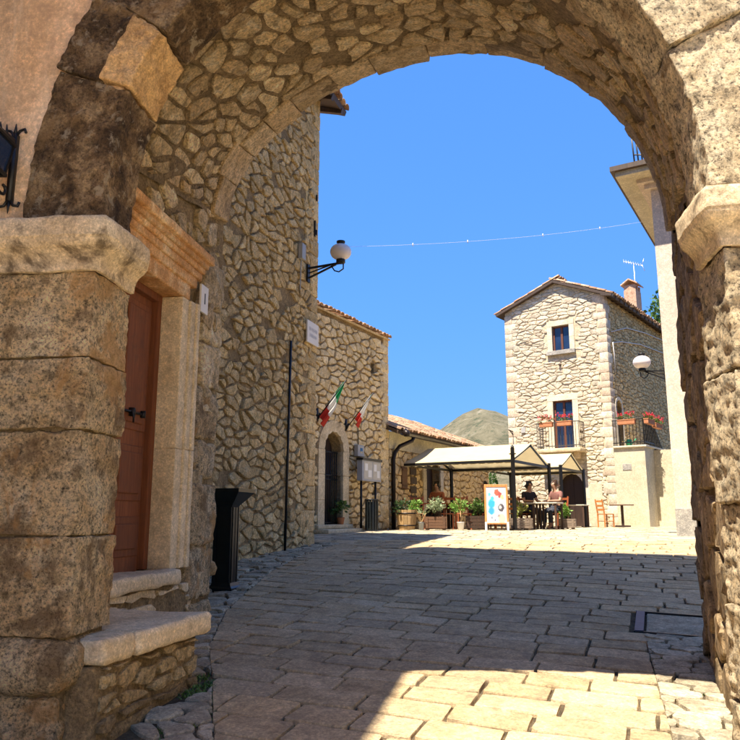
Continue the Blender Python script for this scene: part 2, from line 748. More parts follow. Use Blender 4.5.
def cloth_mat(name, c, trans=.35, var=.06):
    m, nt, bs = _nodes(name)
    r, pos = piece_random(nt)
    col = ramp(nt, noise_n(nt, pos, 3.0, 5, .6), [(.3, tuple(k * (1 - var) for k in c)), (.7, tuple(min(1, k * (1 + var)) for k in c))])
    nt.links.new(col, bs.inputs['Base Color'])
    bs.inputs['Roughness'].default_value = .85
    tr = nt.nodes.new('ShaderNodeBsdfTranslucent')
    nt.links.new(col, tr.inputs[0])
    ms = nt.nodes.new('ShaderNodeMixShader')
    ms.inputs[0].default_value = trans
    nt.links.new(bs.outputs[0], ms.inputs[1])
    nt.links.new(tr.outputs[0], ms.inputs[2])
    nt.links.new(ms.outputs[0], nt.nodes['Material Output'].inputs[0])
    return m


def glass_mat(name, c=(.02, .03, .05), rough=.05):
    m, nt, bs = _nodes(name)
    r, pos = piece_random(nt)
    col = ramp(nt, noise_n(nt, pos, 2.0, 3), [(.3, tuple(k * .7 for k in c)), (.7, tuple(k * 1.3 for k in c))])
    nt.links.new(col, bs.inputs['Base Color'])
    bs.inputs['Roughness'].default_value = rough
    bs.inputs['Specular IOR Level'].default_value = .8
    return m


K = {}  # pier, rubble and vault stone colours lifted to stand in for fill light
K['pier'] = stone_mat('shaded_pier_stone', [(.25, (.66, .45, .22)), (.5, (.84, .64, .37)), (.75, (.94, .80, .54))], 2.6, .08, fine=62, bump=1.0, pits=.85,  # copy for the shaded pier, brightened in its colour
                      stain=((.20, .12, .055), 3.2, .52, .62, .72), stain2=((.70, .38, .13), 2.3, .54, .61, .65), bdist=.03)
K['pier_lit'] = stone_mat('sunlit_pier_stone', [(.25, (.50, .38, .23)), (.5, (.68, .55, .36)), (.8, (.80, .68, .48))], 3.0, .1, fine=42, bump=.8, pits=.85,  # copy for the sunlit pier, darker than the shaded one
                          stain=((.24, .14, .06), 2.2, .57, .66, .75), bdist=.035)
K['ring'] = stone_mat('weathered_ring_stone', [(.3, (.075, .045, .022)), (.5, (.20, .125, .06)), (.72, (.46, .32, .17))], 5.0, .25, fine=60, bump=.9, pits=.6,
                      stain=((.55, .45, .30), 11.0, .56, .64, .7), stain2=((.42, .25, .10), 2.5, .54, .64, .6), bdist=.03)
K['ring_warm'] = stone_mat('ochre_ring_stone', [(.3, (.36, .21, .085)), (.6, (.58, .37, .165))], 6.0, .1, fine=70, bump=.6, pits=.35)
K['impost'] = stone_mat('impost_stone', [(.3, (.50, .375, .22)), (.6, (.66, .53, .35))], 2.5, .05, fine=70, bump=.5, pits=.3,
                        stain=((.10, .07, .04), 3.2, .52, .62, .85))
K['plaster'] = stone_mat('old_pink_plaster', [(.3, (.62, .385, .20)), (.5, (.76, .51, .30)), (.72, (.86, .62, .40))], 1.6, .0, fine=40, bump=.35, pits=.2,
                         stain=((.50, .33, .18), 1.1, .52, .7, .5), stain2=((.34, .21, .12), 3.5, .58, .70, .6),
                         streak=[((.90, .70, .45), 3.0, .52, .66, .6), ((.42, .26, .16), 4.5, .55, .68, .55)])
K['mortar'] = stone_mat('grey_brown_mortar', [(.3, (.34, .235, .115)), (.7, (.52, .37, .19))], 4.0, .0, fine=45, bump=1.0, pits=.45, bdist=.03)
K['mortar_warm'] = stone_mat('warm_mortar', [(.3, (.38, .26, .12)), (.7, (.56, .395, .20))], 4.0, .0, fine=45, bump=1.0, pits=.45, bdist=.03)
K['soffit_st'] = stone_mat('vault_stone', [(.3, (.68, .50, .26)), (.55, (.84, .65, .38)), (.75, (.95, .82, .58))], 7.0, .2, fine=45, bump=1.0, pits=.5,
                           stain=((.14, .10, .06), 4.0, .56, .66, .6), tint=((.40, .22, .09), .35))
K['rubble'] = stone_mat('tan_rubble_stone', [(.3, (.72, .50, .22)), (.55, (.87, .64, .31)), (.78, (.96, .80, .48))], 6.0, .2, fine=45, bump=1.0, pits=.5,
                        tint=((.44, .27, .13), .3))
K['rubble_gold'] = stone_mat('honey_rubble_stone', [(.3, (.70, .51, .25)), (.55, (.84, .65, .36)), (.78, (.93, .77, .48))], 6.0, .13, fine=50, bump=.5, pits=.35,
                             tint=((.50, .32, .14), .3))
K['rubble_pale'] = stone_mat('pale_cream_rubble', [(.3, (.54, .475, .35)), (.55, (.65, .585, .45)), (.78, (.75, .69, .56))], 5.0, .14, fine=45, bump=.5, pits=.3,
                             tint=((.60, .40, .25), .35))
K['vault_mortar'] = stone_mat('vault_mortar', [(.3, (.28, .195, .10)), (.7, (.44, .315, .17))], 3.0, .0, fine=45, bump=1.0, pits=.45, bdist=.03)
K['mortar_pale'] = stone_mat('pale_mortar', [(.3, (.50, .42, .28)), (.7, (.63, .54, .38))], 4.0, .0, fine=45, bump=.5, pits=.3)
K['quoin'] = stone_mat('pinkish_quoin', [(.3, (.52, .40, .28)), (.7, (.66, .54, .40))], 4.0, .12, fine=50, bump=.4, pits=.25)
K['dressed'] = stone_mat('dressed_limestone', [(.3, (.58, .45, .27)), (.7, (.74, .60, .39))], 3.0, .08, fine=60, bump=.3, pits=.2,
                         stain=((.26, .17, .08), 2.3, .58, .7, .6))
K['dressed_or'] = stone_mat('orange_stained_limestone', [(.3, (.44, .215, .075)), (.55, (.60, .34, .145)), (.75, (.74, .55, .32))], 3.2, .12, fine=60, bump=.3, pits=.25)
K['ring_inner'] = stone_mat('inner_ring_stone', [(.3, (.48, .35, .19)), (.55, (.62, .47, .28)), (.8, (.76, .61, .40))], 4.5, .2, fine=45, bump=.8, pits=.55,
                            stain=((.26, .17, .08), 3.0, .54, .64, .6), tint=((.56, .34, .14), .4))
K['dressed_pale'] = stone_mat('pale_dressed_limestone', [(.3, (.58, .50, .36)), (.7, (.70, .62, .47))], 3.0, .06, fine=50, bump=.25, pits=.15)
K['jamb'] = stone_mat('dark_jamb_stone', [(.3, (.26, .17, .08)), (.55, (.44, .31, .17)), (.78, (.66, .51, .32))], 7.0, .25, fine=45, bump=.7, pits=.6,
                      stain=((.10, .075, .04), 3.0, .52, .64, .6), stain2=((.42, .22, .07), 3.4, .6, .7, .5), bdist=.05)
K['paving'] = stone_mat('paving_limestone', [(.3, (.42, .295, .155)), (.55, (.51, .37, .20)), (.8, (.58, .44, .26))], 4.0, .16, fine=55, bump=.45, pits=.3,
                        tint=((.46, .37, .25), .4), rough=.8, stain=((.20, .15, .10), 3.5, .54, .68, .5))
K['cobble'] = stone_mat('verge_cobble', [(.3, (.33, .27, .18)), (.55, (.45, .38, .26)), (.8, (.58, .50, .36))], 5.0, .22, fine=60, bump=.5, pits=.35, rough=.85,
                        stain=((.16, .12, .07), 4.5, .58, .68, .5))
K['plaza_sett'] = stone_mat('pale_plaza_sett', [(.3, (.32, .27, .185)), (.55, (.41, .35, .245)), (.8, (.50, .435, .31))], 4.0, .25, fine=50, bump=.4, pits=.25, rough=.8)
K['bounce_street'] = stone_mat('pale_bounce_ground', [(.3, (.66, .58, .44)), (.7, (.76, .68, .53))], 3.0, .0, fine=40, bump=.3, pits=.15)  # unseen street behind the viewer, made pale to bounce light onto the piers
K['ground'] = stone_mat('dirt_joint', [(.3, (.07, .052, .03)), (.7, (.16, .12, .07))], 6.0, .0, fine=70, bump=.6, pits=.3)
K['plaza_bed'] = stone_mat('plaza_bed', [(.3, (.25, .205, .14)), (.7, (.34, .285, .195))], 3.0, .0, fine=40, bump=.4, pits=.2)
K['white_wall'] = stone_mat('cream_render', [(.3, (.50, .435, .30)), (.7, (.60, .53, .38))], 1.2, .0, fine=30, bump=.15, pits=.06,
                            stain=((.44, .36, .24), 1.4, .52, .72, .55))
K['pink_wall'] = stone_mat('pale_pink_render', [(.3, (.58, .47, .37)), (.7, (.67, .56, .45))], 1.0, .0, fine=30, bump=.2, pits=.08, stain=((.45, .36, .28), 1.6, .54, .74, .55))
K['plinth'] = stone_mat('grey_plinth_render', [(.3, (.30, .28, .25)), (.7, (.42, .39, .34))], 3.0, .0, fine=40, bump=.4, pits=.25)
K['tile'] = stone_mat('terracotta_tile', [(.3, (.36, .17, .085)), (.55, (.48, .27, .15)), (.8, (.58, .42, .28))], 6.0, .3, fine=50, bump=.4, pits=.3,
                      tint=((.56, .46, .34), .5))
K['eave_wood'] = wood_mat('eave_wood', (.05, .03, .018), (.10, .06, .035))
K['door_wood'] = wood_mat('red_brown_door_wood', (.14, .038, .009), (.24, .075, .02), .8, wear=((.10, .045, .02), 9.0, .5, .7, .6))
K['brown_wood'] = wood_mat('brown_wood', (.10, .045, .02), (.18, .09, .045), along=(.08, 1, 1))
K['dark_wood'] = wood_mat('dark_wood', (.03, .015, .009), (.07, .035, .02))
K['orange_wood'] = wood_mat('orange_wood', (.40, .13, .03), (.58, .24, .07), .45)
K['chair_wood'] = wood_mat('reddish_chair_wood', (.26, .06, .022), (.40, .12, .045), .45)
K['barrel_wood'] = wood_mat('barrel_wood', (.32, .19, .08), (.50, .33, .15))
K['grey_wood'] = wood_mat('grey_weathered_wood', (.17, .12, .085), (.30, .23, .17), along=(.08, 1, 1))
K['iron'] = plain_mat('black_iron', (.012, .012, .013), .45, .3, 30, .3, .5)
K['bin_black'] = plain_mat('black_bin_metal', (.010, .013, .014), .38, .3, 14, .2, .5, dirt=((.05, .05, .045), 9, .6, .75, .5))
K['rail'] = plain_mat('grey_rail_iron', (.10, .09, .08), .5, .2, 20, .4)
K['gutter'] = plain_mat('dark_gutter_metal', (.02, .013, .011), .4, .3, 15, .4)
K['brown_pipe'] = plain_mat('brown_downpipe', (.16, .065, .045), .45, .2, 15, .2)
K['white'] = plain_mat('white_marble', (.74, .68, .58), .45, .06, 6)
K['white_paint'] = plain_mat('white_paint', (.75, .73, .69), .5, .05, 6)
K['black_paint'] = plain_mat('black_letter_paint', (.015, .015, .018), .5, .1)
K['grey_paint'] = plain_mat('faded_grey_lettering', (.30, .30, .33), .6, .1)
K['globe'] = plain_mat('milk_glass', (.80, .72, .70), .18, .04, 4, 0, .5)
K['canvas'] = cloth_mat('cream_canvas', (.68, .555, .31), .25)
K['glass'] = glass_mat('dark_window_glass', (.015, .03, .075))
K['door_dark'] = wood_mat('dark_door_wood', (.02, .010, .007), (.05, .024, .014))
K['win_wood'] = wood_mat('red_window_wood', (.10, .03, .018), (.17, .06, .03))
K['meter'] = plain_mat('grey_meter_box', (.40, .39, .36), .5, .08, 8)
K['board_grey'] = plain_mat('grey_board_metal', (.34, .35, .38), .45, .08, 8, .1)
K['leaf'] = leaf_mat('green_leaf', (.035, .085, .015), (.11, .20, .035))
K['leaf_dark'] = leaf_mat('dark_leaf', (.018, .045, .012), (.05, .10, .022))
K['leaf_bright'] = leaf_mat('bright_leaf', (.10, .22, .03), (.22, .36, .06))
K['leaf_silver'] = leaf_mat('silver_leaf', (.16, .22, .09), (.42, .46, .28))
K['leaf_yellow'] = leaf_mat('yellowish_leaf', (.16, .20, .03), (.38, .36, .08))
K['petal'] = leaf_mat('red_petal', (.55, .015, .03), (.85, .05, .09), .2)
K['moss'] = leaf_mat('moss_leaf', (.07, .14, .02), (.16, .26, .04), .2)
K['terracotta'] = plain_mat('terracotta_pot', (.45, .18, .08), .8, .15, 10)
K['pot_white'] = plain_mat('white_pot', (.74, .72, .68), .5, .05)
K['pot_grey'] = plain_mat('grey_metal_pot', (.24, .25, .26), .4, .15, 10, .5)
K['flag_green'] = cloth_mat('flag_green', (.02, .30, .11), .3)
K['flag_white'] = cloth_mat('flag_white', (.78, .76, .72), .3)
K['flag_red'] = cloth_mat('flag_red', (.62, .055, .035), .3)
K['skin'] = plain_mat('skin', (.40, .23, .15), .55, .06)
K['hair'] = plain_mat('dark_hair', (.012, .009, .008), .5, .3, 60)
K['hair_brown'] = plain_mat('brown_hair', (.06, .03, .015), .5, .3, 60)
K['shirt_white'] = plain_mat('white_shirt', (.62, .60, .58), .85, .08, 20)
K['shirt_dark'] = plain_mat('dark_shirt', (.025, .022, .03), .85, .2, 20)
K['shirt_pink'] = plain_mat('pink_shirt', (.22, .10, .085), .85, .1, 20)
K['shirt_rust'] = plain_mat('rust_shirt', (.30, .10, .05), .85, .1, 20)
K['trousers'] = plain_mat('dark_trousers', (.03, .035, .05), .85, .2, 20)
K['table_top'] = plain_mat('pale_table_top', (.50, .46, .38), .5, .08, 10)
K['green_can'] = plain_mat('green_plastic', (.02, .32, .14), .4, .05)
K['cable'] = plain_mat('pale_cable', (.62, .60, .58), .6, .05)
K['antenna'] = plain_mat('aluminium', (.70, .70, .70), .35, .05, 10, .6)
K['brick'] = stone_mat('chimney_brick', [(.3, (.46, .27, .17)), (.7, (.60, .42, .29))], 8.0, .15, fine=50, bump=.4, pits=.2)
K['blue_steel'] = plain_mat('blue_grey_steel', (.045, .055, .10), .5, .3, 20, .4)

# ------------------------------------------------------------------ ground and hill
def make_ground():
    ys = [-60, -30, -12, -5] + [i * .5 for i in range(0, 60)] + [30, 34, 40, 60, 100, 200, 400, 800, 1600, 3000]
    xs = [-3000, -1200, -500, -200, -80, -40, -20, -12, -8, -6, -4, -2, 0, 2, 4, 6, 8, 12, 20, 40, 80, 200, 500, 1200, 3000]
    vs, fs = [], []
    for y in ys:
        for x in xs:
            z = gz(x, y) - .021
            if y > 60: z -= min(12, (y - 60) * .06)
            vs.append((x, y, z))
    n = len(xs)
    for j in range(len(ys) - 1):
        for i in range(n - 1):
            a = j * n + i
            fs.append((a, a + 1, a + n + 1, a + n))
    o = obj('ground', vs, fs, K['ground'], None, True)
    o['kind'] = 'structure'


make_ground()


def make_hill():
    m, nt, bs = _nodes('dry_grass_hillside')
    r, pos = piece_random(nt)
    f = noise_n(nt, pos, .06, 12, .8, .6)
    col = ramp(nt, f, [(.36, (.055, .055, .025)), (.47, (.115, .10, .055)), (.56, (.155, .135, .08)), (.66, (.24, .21, .155))])
    col = mix(nt, mnode(nt, 'MULTIPLY', ramp_f(nt, noise_n(nt, pos, .16, 6, .7), .56, .62), .8), col, (.035, .05, .02))
    nt.links.new(col, bs.inputs['Base Color'])
    bs.inputs['Roughness'].default_value = .95
    bn = nt.nodes.new('ShaderNodeBump')
    bn.inputs['Strength'].default_value = 1.0
    bn.inputs['Distance'].default_value = 6.0
    nt.links.new(noise_n(nt, pos, .03, 10, .7), bn.inputs['Height'])
    nt.links.new(bn.outputs[0], bs.inputs['Normal'])
    vs, fs = [], []
    nx, ny = 90, 60
    for j in range(ny + 1):
        y = 330 + j * 12
        for i in range(nx + 1):
            x = -420 + i * 14
            h = 84 * math.exp(-abs((x - 98) / 88) ** 1.6 - ((y - 690) / 170) ** 2)
            h += 46 * math.exp(-(((x - 235) / 130) ** 2) - ((y - 720) / 200) ** 2)
            h += 24 * math.exp(-(((x + 60) / 150) ** 2) - ((y - 760) / 200) ** 2)
            h += fbm((x, y, 0), .014, 6) * 6.0
            edge = min(1, i / 6, (nx - i) / 6, j / 6, (ny - j) / 6)
            vs.append((x, y, -14 + max(0, h + 8) * edge))
    for j in range(ny):
        for i in range(nx):
            a = j * (nx + 1) + i
            fs.append((a, a + 1, a + nx + 2, a + nx + 1))
    o = obj('hill', vs, fs, m, None, True)
    o['kind'] = 'structure'


make_hill()

# ------------------------------------------------------------------ paving
EF = Vector((math.sin(R(21)), math.cos(R(21))))          # direction of the street
ER = Vector((EF.y, -EF.x))
LB = [(2.0, -.35), (5.0, -1.0), (6.3, -1.3), (7.6, -1.42), (10.0, -1.3), (11.6, -1.08), (13.0, -.78), (13.9, -.55), (14.4, -1.2)]
# walls that bound the square on the left
TA, TB = (-2.75, 8.55), (-1.04, 13.8)                    # tall house, street wall
FA, FB = (-1.75, 16.79), (.48, 21.0)                     # flag house, street wall
G_PL, G_PR = (-1.585, 4.15), (1.85, 3.75)                 # gateway, outer corners of the opening
G_FL, G_FR = (-1.6, 7.6), (2.6, 6.0)                     # gateway, inner corners


def lb_line(y):
    for k in range(len(LB) - 1):
        if LB[k][0] <= y <= LB[k + 1][0] or (k == 0 and y < LB[0][0]) or (k == len(LB) - 2):
            (ya, xa), (yb, xb) = LB[k], LB[k + 1]
            if y <= yb or k == len(LB) - 2:
                dx, dy = xb - xa, yb - ya
                L = math.hypot(dx, dy)
                return xa, ya, -dy / L, dx / L        # normal towards the wall (left)
    return None


RB = ((1.64, 4.3), (.29, .957))                          # right edge of the street setts


def ground_map(x, y, h=0.0):
    return (x, y, gz(x, y) - .03 + h)


def make_paving():
    root = thing('street_paving', None, None, (0, 6, 0))
    root['kind'] = 'structure'
    rnd = random.Random(3)
    cells, far = [], []
    s = 1.2
    row = 0
    while s < 31:
        w = rnd.uniform(.27, .33)
        r = -9 + rnd.uniform(0, .5) + (row % 2) * .28
        while r < 9.5:
            L = rnd.uniform(.38, .58)
            P = []
            for a, b in ((r, s + .005), (r + L, s + .005), (r + L, s + w - .005), (r, s + w - .005)):
                a += rnd.uniform(-.002, .002)
                b += rnd.uniform(-.003, .003) + .02 * math.sin(a * .9 + 1)
                P.append((ER.x * a + EF.x * b, ER.y * a + EF.y * b))
            r += L
            c = centroid(P)
            if c[1] < 1.6 or c[1] > 27 or c[0] > 11 or c[0] < -2.6: continue
            # left border
            if c[1] < 14.4:
                l = lb_line(c[1])
                P = clip(P, l[0], l[1], l[2], l[3])
            elif c[1] < 17.5 and c[0] < -2.4: continue
            if c[1] >= 16.5 and (c[0] - FA[0]) * .884 - (c[1] - FA[1]) * .468 < .05: continue
            if c[1] < 6.55:
                nx, ny = RB[1][1], -RB[1][0]
                P = clip(P, RB[0][0], RB[0][1], nx, ny)
            if len(P) < 3: continue
            if 5.6 < c[1] < 9 and 1.8 < c[0] < 4:
                # cut round the drain cover
                loc = [((p[0] - 2.28) * ER.x + (p[1] - 6.72) * ER.y, (p[0] - 2.28) * EF.x + (p[1] - 6.72) * EF.y) for p in P]
                u0_, u1_, v0_, v1_ = -.03, 1.05, -.03, .89
                if max(q[0] for q in loc) > u0_ and min(q[0] for q in loc) < u1_ and max(q[1] for q in loc) > v0_ and min(q[1] for q in loc) < v1_:
                    cand = [clip(loc, u0_, 0, 1, 0), clip(loc, u1_, 0, -1, 0), clip(loc, 0, v0_, 0, 1), clip(loc, 0, v1_, 0, -1)]
                    loc = max(cand, key=lambda q: abs(poly_area(q)) if len(q) > 2 else 0)
                    if len(loc) < 3: continue
                    P = [(2.28 + ER.x * q[0] + EF.x * q[1], 6.72 + ER.y * q[0] + EF.y * q[1]) for q in loc]
            if len(P) < 3 or abs(poly_area(P)) < .005: continue
            (cells if c[1] < 15 else far).append(P)
        s += w
        row += 1
    mosaic(cells, ground_map, root, 'paving_stone', K['paving'], 300, h=.03, gap=.005, rest='outer_paving_stones', seed=5, rough=.0012, hvar=.16, dome=.05, bury=.01, style='sett')
    # plaza setts: seen edge-on, one bed
    mb = MB()
    r2 = random.Random(8)
    for P in far:
        if poly_area(P) < 0: P = P[::-1]
        g = stone_geo(P, ground_map, .03 * r2.uniform(.9, 1.1), .007, r2, .01, .03, 0, 'sett')
        if g: mb.add(*g)
    o = mb.build('plaza_setts', K['plaza_sett'], root, False, True)
    o['kind'] = 'stuff'
    bed = []
    for y in np.arange(14.2, 27.1, .8):
        bed.append([(x, y, gz(x, y) - .010) for x in np.arange(-3, 12.1, 1.0)])
    vs = [p for rw in bed for p in rw]
    n = len(bed[0])
    fs = [(j * n + i, j * n + i + 1, (j + 1) * n + i + 1, (j + 1) * n + i) for j in range(len(bed) - 1) for i in range(n - 1)]
    obj('street_bed', [(-2.6, -30, gz(0, -30)), (9, -30, gz(0, -30)), (9, 1.7, gz(0, 1.7) - .004), (-2.6, 1.7, gz(0, 1.7) - .004)], [(0, 1, 2, 3)], K['bounce_street'], root, False, True)
    o = obj('plaza_bed', vs, fs, K['plaza_bed'], root, True, True)


make_paving()


def make_cobbles():
    root = thing('verge_cobbles', None, None, (-1.5, 9, 0))
    root['kind'] = 'structure'
    rnd = random.Random(11)
    out = []
    for c in rubble_cells(-3.4, -.2, 3.2, 14.4, .24, .17, .45, rnd):
        q = centroid(c)
        if q[1] > 14.2: continue
        l = lb_line(q[1])
        c = clip(c, l[0] - l[2] * .014, l[1] - l[3] * .014, -l[2], -l[3])
        if len(c) < 3: continue
        q = centroid(c)
        if q[1] > 8.5 and (q[0] - TA[0]) * .951 - (q[1] - TA[1]) * .31 < -.1: continue
        if q[1] < 5.5 and q[0] < -1.36 + .2 * (q[1] - 4.3): continue
        if 5.5 <= q[1] < 7.8 and q[0] < -1.72: continue
        if abs(poly_area(c)) < .003: continue
        out.append(c)
    mosaic(out, ground_map, root, 'cobble', K['cobble'], 150, h=.034, gap=.008, rest='small_cobbles', seed=12, rough=.004, hvar=.35, dome=.2, bury=.01)
    root2 = thing('gate_cobbles', None, None, (2.2, 5, 0))
    root2['kind'] = 'structure'
    out = []
    a = R(17)
    e1, e2 = Vector((math.cos(a), -math.sin(a))), Vector((math.sin(a), math.cos(a)))
    for c in rubble_cells(-1, 5, .5, 8, .27, .15, .16, rnd):
        P = [(e1.x * u + e2.x * v, e1.y * u + e2.y * v) for u, v in c]
        P = clip(P, RB[0][0] - .014, RB[0][1], -RB[1][1], RB[1][0])
        if len(P) < 3 or abs(poly_area(P)) < .003: continue
        q = centroid(P)
        if not 2.2 < q[1] < 6.62 or q[0] > 3.4: continue
        out.append(P)
    mosaic(out, ground_map, root2, 'cobble', K['cobble'], 110, h=.034, gap=.007, rest='small_cobbles', seed=14, rough=.002, hvar=.25, dome=.15, bury=.01, style='sett')
    # drain cover
    e1, e2 = ER, EF
    o0 = Vector((2.28, 6.72))

    def M(u, v, h=0.0):
        p = o0 + e1 * u + e2 * v
        return (p.x, p.y, gz(p.x, p.y) + h)
    t = thing('drain_cover', 'rectangular drain cover with a blue steel edge in the paving by the right pier', 'drain cover', M(0, 0))
    v, f = block(M, .10, .98, .05, .80, -.05, .004, (6, 6, 1), .012, .004, 4)
    obj('cover_slab', v, f, K['cobble'], t, True, True)
    mb = MB()
    mb.bar(M(.045, 0, .002), M(.045, .84, .002), .075, .03)
    mb.build('steel_edge', K['blue_steel'], t, False, True)
    mb = MB()
    mb.bar(M(0.0, .0, -.004), M(1.0, 0, -.004), .03, .03).bar(M(0, .86, -.004), M(1.0, .86, -.004), .03, .03).bar(M(1.02, 0, -.004), M(1.02, .86, -.004), .03, .03)
    mb.build('frame', K['iron'], t, False, True)
    # grass in the joints of the verge
    rnd = random.Random(21)
    mb = MB()
    spots = [(-1.2, 4.75), (-1.02, 4.95), (-1.1, 5.3), (-1.02, 5.6), (-1.25, 5.9), (2.28, 5.85), (2.34, 5.98), (2.2, 5.2), (2.45, 6.5), (2.7, 6.55), (2.02, 5.6), (-.98, 5.05), (-1.2, 6.7), (-1.05, 13.4), (-1.0, 13.5), (-1.12, 5.1), (-1.18, 5.15), (-1.06, 4.6), (-1.0, 4.7), (-1.14, 4.5), (-1.2, 5.45), (2.5, 6.2), (2.36, 6.3), (-1.3, 8.2), (-1.36, 9.3)]
    for sx, sy in spots:
        for k in range(90):
            x, y = sx + rnd.gauss(0, .04), sy + rnd.gauss(0, .05)
            z = gz(x, y) - .02
            a, l, w = rnd.uniform(0, 6.28), rnd.uniform(.008, .026), rnd.uniform(.005, .010)
            dx, dy = math.cos(a), math.sin(a)
            tip = (x + dx * l * .7, y + dy * l * .7, z + l * .9)
            mb.add([(x - dy * w, y + dx * w, z), (x + dy * w, y - dx * w, z), tip], [(0, 1, 2)])
    o = mb.build('joint_weeds', K['moss'])
    tag(o, 'small green weeds growing in the joints between the cobbles', 'weeds', kind='stuff')


make_cobbles()

# ------------------------------------------------------------------ gateway
DW0 = (-2.13, 4.4)                                       # start of the recessed wall with the door
GN = frame(G_PL, G_PR)                                   # street face of the gateway, n towards the viewer
GF = frame(G_FL, G_FR)                                   # inner face; h < 0 points to the square
NC, NR = 1.73, 1.73


def near_uz(phi, dr=0.0):
    c, s = math.cos(phi), math.sin(phi)
    k = max(0.0, min(1.0, (c + .25) / .5))
    k = k * k * (3 - 2 * k)
    spring, ry = 3.55 + (3.3 - 3.55) * k, 1.70 + (1.95 - 1.70) * k
    return NC + (NR + dr) * c, spring + (ry + dr) * s - (.3 * (1 - k) * (1 - s) ** 3)


def near_pt(phi, dr=0.0, h=0.0):
    u, z = near_uz(phi, dr)
    return GN(u, z, h)


def far_uz(phi, dr=0.0):
    c, s = math.cos(phi), math.sin(phi)
    k = max(0.0, min(1.0, (c + .25) / .5))
    k = k * k * (3 - 2 * k)
    spring, ry = 4.7 + (3.95 - 4.7) * k, 1.45 + (2.2 - 1.45) * k
    return 2.247 + (2.24 + dr) * c, spring + (ry + dr) * s


def vault_uz(phi, dr=0.0):
    """street end of the vault, just behind the arch ring: wider than the ring on the door side"""
    c, s = math.cos(phi), math.sin(phi)
    k = max(0.0, min(1.0, (c + .25) / .5))
    k = k * k * (3 - 2 * k)
    spring, ry = 4.15 + (3.5 - 4.15) * k, 1.32 + (1.97 - 1.32) * k
    return 1.47 + (2.02 + dr) * c, spring + (ry + dr) * s


def soffit(phi, t, h=0.0):
    u, z = vault_uz(phi)
    a = Vector(GN(u, z, -.34))
    u, z = far_uz(phi)
    b = Vector(GF(u, z, 0))
    p = a.lerp(b, t)
    if h:
        u2, z2 = far_uz(phi, -1.0)
        u3, z3 = vault_uz(phi, -1.0)
        d = (Vector(GN(u3, z3, -.34)) - a).lerp(Vector(GF(u2, z2, 0)) - b, t)
        p = p + d.normalized() * h
    return p


gate = thing('stone_gateway', 'old stone arched gateway over the street with rough piers and a weathered ring of voussoirs', 'gateway', (0.2, 4.0, .3))


